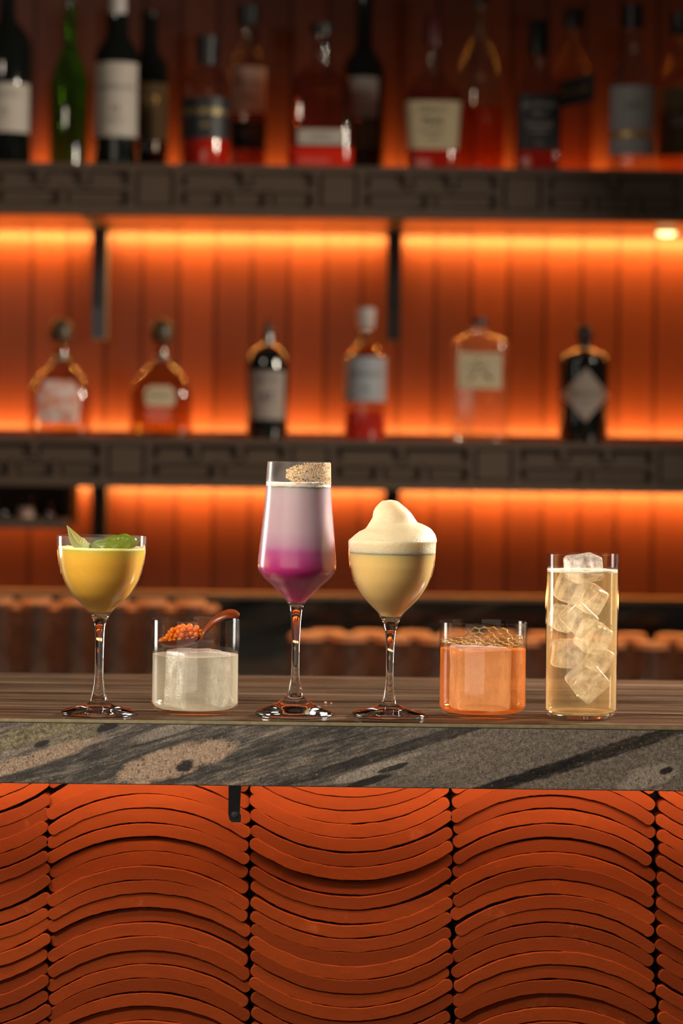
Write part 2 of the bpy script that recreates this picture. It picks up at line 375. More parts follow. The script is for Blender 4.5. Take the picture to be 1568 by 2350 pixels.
# ------------------------------------------------------------------ back shelves
YS = 2.66; S2 = scale_at(YS)
def shelf(name, label, ztop, zbot, first, groups, yb=3.055):
    t = thing(name, (0, YS, ztop), label, 'shelf'); H = ztop-zbot
    bm = bmesh.new(); box(bm, -1.6, 1.6, .024, yb-YS, -.022, 0); mk('shelf_board', bm, M['shelf_top'], t, smooth=False)
    bm = bmesh.new(); box(bm, -1.6, 1.6, .024, yb-YS-.01, -H+.006, -.0225); o = mk('shelf_underside', bm, M['shelf_top'], t, smooth=False)
    bm = bmesh.new(); box(bm, -1.6, 1.6, 3.0-YS, 3.006-YS, 0, .013); o = mk('rear_lip', bm, M['shelf_top'], t, smooth=False)
    bm = bmesh.new(); k = 1/S2; B = 15*k
    box(bm, -1.6, 1.6, .020, .024, -H, 0)                         # recessed panel
    box(bm, -1.6, 1.6, -.001, .0205, -17*k, 0, .001); box(bm, -1.6, 1.6, -.001, .0205, -H, -H+23*k, .001)
    zt = -17*k; zb_ = -H+23*k; zm = (zt+zb_)/2
    u = first-422*2; gi = groups
    while u < 784+1.5*S2:
        sq0 = (u-784)*k; sq1 = sq0+88*k; nx = sq0+422*k
        box(bm, sq0+6*k, sq1-6*k, .004, .0205, zb_+4*k, zt-4*k, .001)          # square block
        for x in (sq0-B, sq1): box(bm, x, x+B, 0, .0205, zb_, zt, .0008)
        a0 = sq1+B; a1 = nx-B
        box(bm, a0, a1, 0, .0205, zm-B*.45, zm+B*.45, .0008)
        for row, nn in ((0, 2 if gi % 2 == 0 else 3), (1, 3 if gi % 2 == 0 else 2)):
            lo, hi = (zm, zt) if row == 0 else (zb_, zm)
            for j in range(1, nn):
                xx = a0+(a1-a0)*j/nn; box(bm, xx-B/2, xx+B/2, 0, .0205, lo, hi, .0008)
            for j in range(nn):
                xa = a0+(a1-a0)*j/nn+B*.9; xb_ = a0+(a1-a0)*(j+1)/nn-B*.8
                box(bm, xa, xb_, .011, .0205, lo+7*k, hi-10*k, .001)
        u += 422; gi += 1
    o = mk('lattice_fascia', bm, M['fascia'], t, smooth=False); tag(o, 'brown wooden fretwork front')
    return t
ZT1, ZB1 = CAMZ+619/S2, CAMZ+500/S2
ZT2, ZB2 = CAMZ-9/S2, CAMZ-124/S2
s1 = shelf('wall_shelf', 'upper wall shelf with brown fretwork front, crowded with spirit bottles', ZT1, ZB1, 310-6, 0)
s2 = shelf('wall_shelf', 'lower wall shelf with brown fretwork front, carrying six spaced bottles', ZT2, ZB2, 240+6, 1)
def bracket(parent, u, v1, v2, mat, label=None):
    y = 3.04; x = X(u, (v1+v2)/2, y); z1 = parent.location.z+(ZB1-ZT1 if parent is s1 else ZB2-ZT2)+.006; z2 = Z(u, v2, y)
    bm = bmesh.new(); hw = 16.5/scale_at(y)
    box(bm, x-hw, x+hw, y-YS-.048, y-YS+.010, z2-parent.location.z, z1-parent.location.z, .001)
    box(bm, x-hw*.8, x+hw*.8, .06, y-YS, z1-parent.location.z-.006, z1-parent.location.z, .001)
    o = mk('shelf_bracket', bm, mat, parent, smooth=False)
    bm = bmesh.new(); box(bm, x-hw*.35, x+hw*.45, y-YS-.056, y-YS-.048, z2-parent.location.z+(z1-z2)*.28, z1-parent.location.z-.01, .001)
    mk('bracket_rib', bm, M['black'], o, smooth=False)
    if label: tag(o, label)
bracket(s1, 232, 505, 780, M['grey_steel'], 'grey steel bracket'); bracket(s1, 904, 510, 784, M['black'], 'black steel bracket')
bracket(s2, 231, 1120, 1262, M['black']); bracket(s2, 899, 1120, 1240, M['black'])
# puck lamp under the upper shelf
lx = X(1530, 533, 2.93); zz = ZB1+.006
pl = thing('puck_light', (lx, 2.93, zz), 'small round lit downlight under the right end of the upper shelf', 'lamp')
bm = bmesh.new(); lathe(bm, [(0, 0), (0, .022), (-.006, .022), (-.006, .0205), (-.006, 0)]); mk('housing', bm, M['grey_steel'], pl)
t = NT('lit_lamp_lens'); em = t.done(t.n('Emission', {'Color': (1, .72, .28), 'Strength': 4.5}))
bm = bmesh.new(); lathe(bm, [(-.006, 0), (-.006, .0195), (-.012, .0180), (-.014, .012), (-.0145, 0)]); mk('lens', bm, em, pl)
# ------------------------------------------------------------------ back bar worktop and splash
bb = thing('back_bar_cabinet', (0, 2.75, 0), 'low back bar worktop behind the counter carrying rows of upturned glasses', 'cabinet')
bm = bmesh.new(); box(bm, -1.6, 1.6, 2.44, 3.05, .845, .87, .002); W(mk('worktop', bm, M['splash'], bb), bb)
bm = bmesh.new(); box(bm, -1.6, 1.6, 2.48, 3.04, 0, .845); W(mk('cabinet_body', bm, M['void'], bb), bb)
sz = CAMZ-364/scale_at(3.02)
bm = bmesh.new(); box(bm, -1.6, 1.6, 3.02, 3.056, .8705, sz-.010); tag(mk('trim_1', bm, M['splash'], smooth=False), kind='structure')
bm = bmesh.new(); box(bm, -1.6, 1.6, 3.012, 3.057, sz-.0095, sz, .001); tag(mk('trim_2', bm, plain('tan_ledge', (.22, .15, .085), .4), smooth=False), kind='structure')
# ------------------------------------------------------------------ bottles
def bottle_glass(name, col, rough=0.0, ior=1.45): return solid_glass(name, col, ior, rough)
G_DARK = plain('black_bottle_glass', (.004, .006, .005), .08, Coat_Weight=.6)
G_CLEAR = thin_glass('clear_bottle_glass', tint=(.78, .72, .64), base=.07, haze=.03)
G_AMBER = thin_glass('golden_spirit_glass', tint=(.80, .58, .32), base=.07, haze=.05, hazecol=(.7, .35, .08))
G_WHISKY = thin_glass('whisky_glass', tint=(.72, .36, .12), base=.05, haze=.16, hazecol=(.62, .20, .04))
G_GREEN = thin_glass('green_bottle_glass', tint=(.22, .46, .06), base=.08, haze=.30, hazecol=(.10, .32, .02))
G_RED = plain('glowing_red_liquor', (.85, .03, .010), .12, var=.2, Transmission_Weight=.25)
G_PINK = plain('pink_liquor', (.75, .07, .05), .12, var=.2, Transmission_Weight=.5)
G_THIN = thin_glass('empty_bottle_glass', tint=(.80, .70, .62), base=.06)
P_WHITE = plain('off_white_paper', (.46, .41, .35), .7); P_CREAM = plain('cream_paper', (.52, .42, .26), .7)
P_GREY = plain('silver_grey_paper', (.34, .34, .34), .6); P_BLACK = plain('black_paper', (.012, .013, .016), .5)
P_OLIVE = plain('olive_gilt_paper', (.13, .09, .04), .6); P_PINK = plain('faded_pink_paper', (.50, .33, .26), .7)
INK = plain('dark_ink', (.03, .028, .03), .6); INKW = plain('pale_ink', (.55, .52, .48), .6); INKG = plain('gold_ink', (.55, .40, .14), .4, .6)
CAP_BLACK = plain('black_cap', (.008, .009, .010), .4); CAP_WOOD = plain('wood_stopper', (.055, .034, .012), .4); CAP_WAX = plain('dark_red_wax', (.09, .008, .010), .35)
CAP_GREY = plain('frosted_stopper', (.42, .38, .36), .5); CAP_WHITE = plain('white_cap', (.50, .47, .45), .5)
def se(a, b, n, t):
    c, s = math.cos(t), math.sin(t); return a*math.copysign(abs(c)**(2/n), c), b*math.copysign(abs(s)**(2/n), s)
class Bottle:
    def __init__(s, name, label, u, y, vb, zb, depth, cat='bottle', group=None):
        s.y = y; s.k = 1/scale_at(y); s.x = X(u, vb, y); s.u = u; s.zb = zb; s.depth = depth
        s.t = thing(name, (s.x, y, zb), label, cat, group)
    def z(s, v): return Z(s.u, v, s.y)-s.zb
    def prof(s, pts, sub=3):
        """pts (v, half width px, n) bottom to top -> rings"""
        q = [(s.z(p[0]) if p[0] is not None else 0.0, p[1]*s.k, p[2] if len(p) > 2 else 2) for p in pts]
        return [(z, w, w*(s.depth if n > 2.05 else 1), n) for z, w, n in q]
    def part(s, name, mat, pts, parent=None, label=None, depth=None, seg=40, smooth=True):
        d0 = s.depth
        if depth: s.depth = depth
        r = s.prof(pts); s.depth = d0
        bm = bmesh.new(); loft(bm, r, seg); o = mk(name, bm, mat, parent or s.t, ang=50)
        if label: tag(o, label)
        return o
    def label(s, name, mat, v0, v1, w, n=2, hw=None, shape=None, depth=None, text=(), off=.0006, w1=None):
        """patch on the front between rows v0 (top) and v1; hw = visible half width px"""
        a = w*s.k; a1 = (w1 if w1 else w)*s.k; dr = (depth or s.depth) if n > 2.05 else 1
        H = (hw or w*.96)*s.k; bm = bmesh.new(); z0, z1 = s.z(v1), s.z(v0); NI, NJ = 20, 10; fr = []; bk = []
        def yat(x, aa):
            q = min(.999, abs(x)/aa); return -aa*dr*(1-q**n)**(1/n)
        for j in range(NJ+1):
            f = j/NJ; z = z0+(z1-z0)*f; aa = a1+(a-a1)*f; Hf = H*(shape(f) if shape else 1)*(aa/a)
            rf = []; rb = []
            for i in range(NI+1):
                x = -Hf+2*Hf*i/NI; yy = yat(x, aa); rf.append(bm.verts.new((x, yy-off, z))); rb.append(bm.verts.new((x, yy-off*.3, z)))
            fr.append(rf); bk.append(rb)
        for j in range(NJ):
            for i in range(NI):
                bm.faces.new((fr[j][i], fr[j][i+1], fr[j+1][i+1], fr[j+1][i])); bm.faces.new((bk[j][i+1], bk[j][i], bk[j+1][i], bk[j+1][i+1]))
        for i in range(NI):
            bm.faces.new((fr[0][i+1], fr[0][i], bk[0][i], bk[0][i+1])); bm.faces.new((fr[NJ][i], fr[NJ][i+1], bk[NJ][i+1], bk[NJ][i]))
        for j in range(NJ):
            bm.faces.new((fr[j][0], fr[j+1][0], bk[j+1][0], bk[j][0])); bm.faces.new((fr[j+1][NI], fr[j][NI], bk[j][NI], bk[j+1][NI]))
        o = mk(name, bm, mat, s.t)
        for (st, vv, size, mt, *r) in text:
            s.text(o, st, vv, size, mt, lambda x: yat(x, a)-off-.0004, r[0] if r else 0, r[1] if len(r) > 1 else 0)
        return o
    def text(s, parent, st, v, size, mat, yf, arch=0, skew=0):
        cu = bpy.data.curves.new('lettering', 'FONT'); cu.body = st; cu.align_x = 'CENTER'; cu.align_y = 'CENTER'; cu.size = size*s.k; cu.resolution_u = 2
        to = bpy.data.objects.new('tmp', cu); sc.collection.objects.link(to); bpy.context.view_layer.update()
        me = bpy.data.meshes.new_from_object(to); bpy.data.objects.remove(to); bpy.data.curves.remove(cu)
        zz = s.z(v)
        for q in me.vertices:
            x, y = q.co.x, q.co.y; q.co = (x, yf(x), zz+y-arch*x*x+skew*x)
        me.materials.append(mat); o = bpy.data.objects.new('lettering', me); link(o, parent); return o
YF, YB = 2.735, 2.89
ZS1 = ZT1; ZS2 = ZT2
g = 'spirit bottles on the upper shelf'
# 1 dark bottle cut by the left edge
b = Bottle('spirit_bottle', 'black glass bottle with pale label, cut by the left edge of the upper shelf', 14, YF, 380, ZS1, 1)
b.part('body', G_DARK, [(None, 52), (376, 56), (110, 56), (85, 50), (62, 33), (48, 20), (20, 17), (-40, 17)])
b.part('cap', CAP_BLACK, [(-40, 18), (-80, 18)]); b.label('paper_label', P_WHITE, 196, 308, 56, text=[('SINGLE MALT', 222, 13, INK), ('12', 262, 20, INK)])
# 2 green
b = Bottle('spirit_bottle', 'green glass bottle with bright vertical highlight, second from the left on the upper shelf', 157, YB, 380, ZS1, 1)
b.part('body', G_GREEN, [(None, 40), (374, 43), (190, 43), (160, 36), (125, 22), (95, 13), (20, 11), (5, 11)]); b.part('cap', CAP_WOOD, [(5, 12.5), (-30, 12.5)])
# 3 Islay style black bottle with white label
b = Bottle('spirit_bottle', 'black bottle with tall white label and white capped neck on the upper shelf', 266, YF, 380, ZS1, 1)
b.part('body', G_DARK, [(None, 48), (374, 51), (140, 51), (118, 48), (98, 34), (82, 26), (40, 25), (34, 25)])
b.part('cap', CAP_WHITE, [(34, 20), (0, 20), (-20, 19)])
b.label('paper_label', P_WHITE, 148, 318, 51, text=[('LAPHROAIG', 206, 16, INK), ('10', 256, 24, INK), ('YEARS OLD', 280, 8, INK)])
# 4
b = Bottle('spirit_bottle', 'black bottle with brown gilt label, half hidden behind the white labelled black bottle', 340, YB, 380, ZS1, 1)
b.part('body', G_DARK, [(None, 43), (374, 45), (165, 45), (145, 40), (120, 22), (95, 19), (40, 19)]); b.part('cap', CAP_BLACK, [(40, 22), (28, 22)])
b.label('paper_label', P_OLIVE, 195, 326, 45, text=[('MALT', 235, 20, INKG)])
# 5
b = Bottle('spirit_bottle', 'short bottle with black cap, dark gold lettered label and red base on the upper shelf', 473, YF, 380, ZS1, 1)
b.part('body', G_THIN, [(None, 54), (374, 57), (200, 57), (178, 50), (158, 26), (148, 22), (106, 22)])
b.part('liquor', G_RED, [(None, 51), (376, 54), (322, 54)]); b.part('cap', CAP_BLACK, [(106, 26), (84, 26)])
b.part('neck_sleeve', CAP_BLACK, [(150, 23.5), (106, 23.5)])
b.label('paper_label', P_BLACK, 229, 324, 57, text=[('BOURBON', 262, 20, INKG), ('1846', 292, 13, INKG)])
# 6
b = Bottle('spirit_bottle', 'tall clear bottle with faded pink label behind the short red based bottle', 567, YB, 380, ZS1, 1)
b.part('body', G_THIN, [(None, 42), (374, 44), (150, 44), (128, 38), (110, 24), (60, 22)]); b.part('liquor', G_WHISKY, [(None, 40), (374, 42), (262, 42)])
b.part('cap', CAP_BLACK, [(60, 26), (14, 26)]); b.label('paper_label', P_PINK, 158, 262, 44, text=[('DISTILLERY', 195, 13, INK), ('CASK', 228, 15, INK)])
b.label('foot_label', P_BLACK, 282, 346, 44, text=[('No. 1', 312, 13, INKW)])
# 7 flask bourbon
b = Bottle('spirit_bottle', 'wide amber flask bottle with black stopper and bright red base on the upper shelf', 735, YF, 380, ZS1, .55)
b.part('body', G_THIN, [(None, 68, 4), (374, 74, 4), (215, 74, 4), (185, 68, 3), (160, 48, 2.5), (145, 26, 2.1), (132, 19, 2), (82, 19, 2)])
b.part('liquor', G_WHISKY, [(None, 65, 4), (374, 71, 4), (215, 71, 4), (188, 65, 3), (170, 50, 2.6)])
b.part('red_base', G_RED, [(None, 70, 4), (374, 75.5, 4), (342, 75.5, 4)]); b.part('cap', CAP_BLACK, [(82, 26), (78, 27), (56, 26)])
b.label('paper_label', P_WHITE, 301, 336, 75, n=4, hw=52, text=[('RESERVE', 318, 13, INK)])
# 8
b = Bottle('spirit_bottle', 'tall black bottle with small grey label behind the amber flask bottle', 832, YB, 380, ZS1, 1)
b.part('body', G_DARK, [(None, 46), (374, 49), (170, 49), (145, 44), (118, 24), (100, 20), (0, 20), (-20, 20)]); b.part('cap', CAP_BLACK, [(-20, 21), (-50, 21)])
b.label('paper_label', P_GREY, 182, 275, 49, hw=34, text=[('BLEND', 225, 13, INK)]); b.label('foot_label', P_OLIVE, 285, 345, 49, hw=34)
# 9 wax topped bourbon
b = Bottle('spirit_bottle', 'bottle with cream label and dark red wax cap on the upper shelf', 992, YF, 385, ZS1, .62)
b.part('body', G_THIN, [(None, 55, 3.5), (378, 58, 3.5), (235, 66, 3.5), (205, 60, 3), (175, 34, 2.4), (160, 18, 2), (105, 16, 2)])
b.part('liquor', G_RED, [(None, 53, 3.5), (378, 56, 3.5), (345, 58, 3.5)]); b.part('wax_cap', CAP_WAX, [(108, 20), (100, 21), (42, 20), (36, 18)])
b.part('back_liquor', G_WHISKY, [(345, 57, 3.5), (235, 63, 3.5), (208, 57, 3)], depth=.5)
b.label('paper_label', P_CREAM, 236, 346, 66.5, n=3.5, hw=64, w1=60, depth=.63, text=[("Maker's", 256, 21, INK, 0, .02), ('Mark', 282, 24, INK, 0, .02), ('KENTUCKY', 306, 11, INK), ('WHISKY', 322, 9, INK)])
# 10 decanter
b = Bottle('spirit_bottle', 'large round shouldered decanter bottle half full of amber whisky on the upper shelf', 1098, YB, 385, ZS1, 1)
b.part('body', G_CLEAR, [(250, 60), (180, 60), (150, 55), (120, 42), (95, 24), (80, 18), (10, 16)])
b.part('liquor', G_WHISKY, [(None, 55), (378, 59), (250.5, 60)]); b.part('cap', CAP_BLACK, [(10, 21), (0, 22), (-20, 22)])
# 11 black label tennessee
b = Bottle('spirit_bottle', 'square bottle with black cap and black label over a red base', 1233, YF, 388, ZS1, 1)
b.part('body', G_THIN, [(None, 49, 5), (380, 52, 5), (215, 52, 5), (195, 46, 4), (172, 32, 3), (150, 26, 2.2), (128, 24, 2)])
b.part('liquor', G_RED, [(None, 47, 5), (380, 50, 5), (346, 50, 5)]); b.part('cap', CAP_BLACK, [(130, 24), (50, 23), (47, 21)])
b.label('paper_label', P_BLACK, 221, 349, 52.5, n=5, hw=50, text=[("Jack Daniel's", 244, 15.5, INKW, 3.2), ('No.7', 266, 15, INKW), ('TENNESSEE', 292, 12, INKW), ('WHISKEY', 308, 10, INKW), ('750 ML', 334, 8, INKW)])
# 12
b = Bottle('spirit_bottle', 'golden bottle with slanted black label behind the black labelled bottle', 1312, YB, 388, ZS1, 1)
b.part('body', G_AMBER, [(None, 43, 5), (380, 46, 5), (170, 46, 4), (140, 38, 3), (110, 22, 2.2), (66, 17, 2)]); b.part('cap', CAP_BLACK, [(68, 22), (24, 22), (20, 20)])
bm = bmesh.new(); k = b.k; yy = -46*k-.0012
q = [(-46*k, b.z(258)), (46.5*k, b.z(236)), (46.5*k, b.z(172)), (-46*k, b.z(196))]
f1 = [bm.verts.new((x, yy, z)) for x, z in q]; f2 = [bm.verts.new((x, yy+.001, z)) for x, z in q]; bm.faces.new(f1); bm.faces.new(list(reversed(f2)))
for i in range(4): bm.faces.new((f1[i], f1[i-1], f2[i-1], f2[i]))
o = mk('slanted_label', bm, P_BLACK, b.t, smooth=False); b.text(o, 'BLACK LABEL', 216, 11, INKG, lambda x: yy-.0005, 0, .24)
# 13
b = Bottle('spirit_bottle', 'round clear bottle with silver grey label and black cap on the upper shelf', 1449, YF, 392, ZS1, 1)
b.part('body', G_CLEAR, [(None, 50), (384, 54), (190, 54), (165, 48), (140, 28), (120, 20), (66, 18)]); b.part('cap', CAP_BLACK, [(68, 24), (12, 23)])
b.label('paper_label', P_GREY, 202, 306, 54.3, text=[('DRY', 250, 20, INK)]); b.label('foot_label', P_GREY, 320, 360, 54.3)
b.part('gold_band', INKG, [(318, 54.4), (308, 54.4)])
# 14
b = Bottle('spirit_bottle', 'clear bottle with patterned label cut by the right edge of the upper shelf', 1558, YB, 392, ZS1, 1)
b.part('body', G_AMBER, [(None, 48), (384, 51), (190, 51), (160, 44), (130, 26), (82, 20)]); b.part('cap', CAP_BLACK, [(84, 25), (30, 25)])
b.label('paper_label', P_OLIVE, 205, 362, 51.3, text=[('GIN', 285, 30, INKW)])
# ---- middle shelf
YM = 2.775
def patron(label, u, mat, lab, words, lv0, lv1, lw):
    b = Bottle('tequila_bottle', label, u, YM, 994, ZS2, .62)
    b.part('body', mat, [(None, 66, 3), (988, 71, 3), (905, 71, 3), (880, 66, 3), (858, 50, 2.6), (838, 28, 2.2), (825, 17, 2), (800, 16, 2), (796, 21, 2), (790, 21, 2), (786, 15, 2)])
    st = b.part('stopper', CAP_WOOD, [(788, 13), (784, 24), (765, 28), (745, 26), (733, 16), (729, 5)])
    b.label('paper_label', lab, lv0, lv1, 71.3, n=3, hw=lw, shape=(lambda f: .9+.1*math.sin(PI*f) if f < .75 else .9+.1*math.sin(PI*f)-(f-.75)*1.2), text=words)
    b.part('neck_ribbon', plain('green_ribbon', (.05, .14, .03), .5) if lab is P_LAB1 else CAP_WOOD, [(824, 18.5), (816, 18.5)])
    return b
P_LAB1 = NT('marbled_pink_label'); nz = P_LAB1.noise(P_LAB1.coord(), 60, 3); P_LAB1 = P_LAB1.done(P_LAB1.pbr(P_LAB1.ramp(nz, [(.4, (.72, .60, .56)), (.6, (.62, .22, .12))]), .6))
G_TEQ = thin_glass('clear_tequila_bottle', tint=(.74, .60, .40), base=.05, power=1.8, haze=.01); G_TEQG = thin_glass('gold_tequila_bottle', tint=(.62, .40, .12), base=.05, power=1.8, haze=.08, hazecol=(.7, .38, .08))
b = patron('squat clear tequila bottle with pinkish white label, leftmost on the lower shelf', 138, G_TEQ, P_LAB1, [('TEQUILA', 950, 15, P_GREY)], 874, 972, 49)
patron('squat golden tequila bottle with small gilt label, second on the lower shelf', 369, G_TEQG, P_CREAM, [('TEQUILA', 908, 15, INK)], 886, 931, 35)
b = Bottle('gin_bottle', 'black apothecary gin bottle with grey engraved label on the lower shelf', 613, YM, 998, ZS2, 1)
b.part('body', G_DARK, [(None, 44), (992, 47), (850, 50), (822, 49), (806, 43), (796, 28), (788, 14), (765, 12)]); b.part('stopper', CAP_BLACK, [(765, 15), (758, 15), (755, 10), (742, 9), (738, 6)])
o = b.label('paper_label', plain('engraved_grey_label', (.26, .22, .19), .7, var=.5, scale=180), 852, 963, 50.2, hw=40, w1=48, text=[('DRY GIN', 872, 13, INK), ('47', 912, 30, INK)])
b = Bottle('gin_bottle', 'clear bottle with blue grey label, pale stopper and pink drink left in the bottom', 837, YM, 1001, ZS2, 1)
b.part('body', G_THIN, [(None, 45), (994, 48), (835, 50), (818, 48), (802, 36), (790, 20), (780, 12), (755, 12)]); b.part('liquor', G_PINK, [(None, 42), (994, 46), (944, 47)])
b.part('stopper', CAP_GREY, [(757, 14), (750, 20), (712, 23), (706, 20)]); b.part('shoulder_glass', G_AMBER, [(819, 47), (806, 38), (798, 30)])
b.label('paper_label', plain('blue_grey_paper', (.27, .29, .31), .6), 820, 922, 50.3, text=[('SELEVAIO', 860, 17, INK), ('GIN', 893, 12, INK)])
b = Bottle('gin_bottle', 'clear hexagonal gin bottle with square cream label bearing a brushed character', 1098, YM, 1004, ZS2, .7)
G_ROKU = thin_glass('clear_gin_glass', tint=(.92, .86, .78), base=.10, power=2.2, haze=.14, hazecol=(.85, .55, .32))
b.part('body', G_ROKU, [(None, 58, 4.5), (996, 61, 4.5), (810, 66, 4.5), (786, 66, 4.5), (774, 50, 3.5), (766, 22, 2.2), (745, 19, 2)]); b.part('cap', CAP_BLACK, [(746, 21), (731, 20)])
o = b.label('paper_label', P_CREAM, 811, 893, 66.5, n=4.5, hw=50)
bm = bmesh.new(); yk = -66.5*.7*b.k-.0012; zc = b.z(848); kk = b.k
for (x0, z0, x1, z1, w_) in ((-14, 14, 0, 22, 4), (-30, 2, 16, 8, 4), (-8, -4, -24, -26, 5), (4, -4, 26, -24, 6)):
    dx_, dz_ = x1-x0, z1-z0; L = math.hypot(dx_, dz_); nx_, nz_ = -dz_/L*w_/2, dx_/L*w_/2
    q = [bm.verts.new(((p[0])*kk, yk, zc+p[1]*kk)) for p in ((x0+nx_*.6, z0+nz_*.6), (x1+nx_, z1+nz_), (x1-nx_, z1-nz_), (x0-nx_*.6, z0-nz_*.6))]
    bm.faces.new(q)
mk('brushed_character', bm, INK, o, smooth=False)
b = Bottle('gin_bottle', 'black apothecary gin bottle with diamond label, rightmost on the lower shelf', 1339, YM, 1007, ZS2, 1)
b.part('body', G_DARK, [(None, 53), (1000, 56), (830, 59), (818, 58), (810, 50), (804, 28), (798, 14), (786, 13)]); b.part('stopper', CAP_BLACK, [(790, 15), (772, 19), (750, 18), (745, 13)])
b.part('gold_ring', INKG, [(806, 34), (801, 22), (799, 15)])
b.label('diamond_label', plain('warm_grey_label', (.36, .30, .25), .7), 846, 968, 58.5, hw=55, shape=lambda f: max(.02, 1-abs(f-.5)*2), text=[("HENDRICK'S", 904, 15, INK), ('GIN', 922, 10, INK)])
# ------------------------------------------------------------------ small hanging cubby at the left under the lower shelf
cx1 = X(150, 1170, 2.72); ztp = ZB2-.002; zbt = Z(75, 1214, 2.70)
cb = thing('hanging_cubby', (cx1-.2, 2.85, zbt), 'small brown wooden cubby hanging under the left end of the lower shelf', 'cubby')
bm = bmesh.new(); box(bm, -.25, .2, -.13, .14, 0, .020, .001); mk('bottom_board', bm, M['fascia'], cb, smooth=False)
bm = bmesh.new(); box(bm, .186, .2, .0, .14, .020, ztp-zbt, .001); mk('side_board', bm, M['fascia'], cb, smooth=False)
bm = bmesh.new(); box(bm, -.25, .186, .125, .14, .020, ztp-zbt, .001); mk('back_board', bm, plain('olive_brown_board', (.10, .055, .02), .6), cb, smooth=False)
for (u, wd, v0, v1, lab) in ((10, 9, 1143, 1163, 'small black capped bitters bottle at the left of the cubby'), (60, 17, 1133, 1160, 'wide black capped bitters bottle with pale label in the cubby'), (111, 9, 1145, 1166, 'small black capped bitters bottle at the right of the cubby')):
    b = Bottle('bitters_bottle', lab, u, 2.78, 1198, zbt+.0205, 1)
    b.part('body', G_DARK, [(None, wd*1.15), (v1+4, wd*1.15), (v1, wd*.8)]); b.part('cap', CAP_BLACK, [(v1, wd*.9), (v0+3, wd*.9), (v0, wd*.6)])
    if wd > 12: b.label('paper_label', P_PINK, 1162, 1189, wd*1.17)
# ------------------------------------------------------------------ upturned glasses on the back bar
t = NT('glass_base_glow_tint'); M['base'] = t.done(t.mixsh(.45, t.n('BsdfGlass', {'Color': (1, .80, .6), 'IOR': 1.5, 'Roughness': .25}), t.mixsh(.4, t.n('BsdfDiffuse', {'Color': (.75, .42, .22)}), t.n('BsdfTranslucent', {'Color': (.9, .5, .25)}))))  # orange LED glow painted into the colour of the clear glass bases
M['backglass'] = thin_glass('back_bar_glass', tint=(.86, .78, .72), base=.10, power=2.0, haze=.10, hazecol=(.5, .32, .22), rough=.10)
def upturned(u, v, y, wpx, name, label, group, u_ref=None):
    s = scale_at(y); r = wpx/2/s; zt = Z(u, v, y); h = zt-.8705
    t = thing(name, (X(u, v, y), y, .8705), label, 'glass', group)
    bm = bmesh.new(); lathe(bm, [(0, r), (h-.012, r*.97), (h-.012, 0)][:2]+[(h-.0125, r*.955), (.0, r*.96)], 32, closed=True); mk('glass_wall', bm, M['backglass'], t)
    bm = bmesh.new(); lathe(bm, [(h-.012, 0), (h-.012, r*.97), (h-.003, r*.96), (h, r*.86), (h, 0)], 32); mk('thick_base', bm, M['base'], t)
    return t
ORD = ('first', 'second', 'third', 'fourth', 'fifth', 'sixth', 'seventh', 'eighth', 'ninth', 'tenth')
gl = 'tall upturned glasses on the left of the back bar'; gr_ = 'upturned tumblers on the right of the back bar'
for i, u in enumerate((-6, 82, 171, 259, 348, 437)):
    upturned(u, 1369+u*.012, 2.62, 72, 'highball_glass', ORD[i]+' from the left of the tall upturned glasses in the front row', gl)
for i, u in enumerate((40, 128, 216, 304, 392, 470)):
    upturned(u, 1381+u*.012, 2.74, 66, 'highball_glass', ORD[i]+' from the left of the tall upturned glasses in the rear row', gl+', second row')
for i in range(10):
    u = 704+i*99; upturned(u, 1453+i*1.3+(u-704)*.012, 2.62, 84, 'tumbler_glass', ORD[i]+' from the left of the short upturned tumblers in the front row', gr_)
for i in range(9):
    u = 752+i*99; upturned(u, 1446+(u-704)*.0125, 2.76, 80, 'tumbler_glass', ORD[i]+' from the left of the short upturned tumblers in the rear row', gr_+', second row')
# ------------------------------------------------------------------ drinks
def frame(y, ub, vb, rx=None):
    """converter for a glass whose base centre is seen near (ub, vb)"""
    s = scale_at(y); x = X(ub, vb, y)
    return s, x, (lambda v: Z(ub, v, y)-CT)
def milky(name, col, tcol=None, clear=.2, tint=(1,1,1), zcol=None, gloss=.05, scale=0):
    t = NT(name)
    if zcol:
        sx = t.n('SeparateXYZ', {0: t.n('TexCoord').outputs['Object']})
        zz = t.math('ADD', sx.outputs[2], t.math('MULTIPLY', t.math('SUBTRACT', t.noise(t.coord(), 60, 3), .5), zcol[2]))
        f = t.math('DIVIDE', t.math('SUBTRACT', zz, zcol[0]), zcol[1]-zcol[0], clamp=True)
        col = t.ramp(f, zcol[3])
    d = t.mixsh(.5, t.n('BsdfDiffuse', {'Color': col}), t.n('BsdfTranslucent', {'Color': tcol or col}))
    fc = t.n('LayerWeight', {'Blend': .5}).outputs['Facing']; clear = t.math('SUBTRACT', clear+.10, t.math('MULTIPLY', t.math('POWER', fc, 1.5), .5), clamp=True)
    sh = t.mixsh(clear, d, t.n('BsdfTransparent', {'Color': tint}))
    return t.done(t.mixsh(gloss, sh, t.n('BsdfGlossy', {'Color': (1,1,1), 'Roughness': .05})))
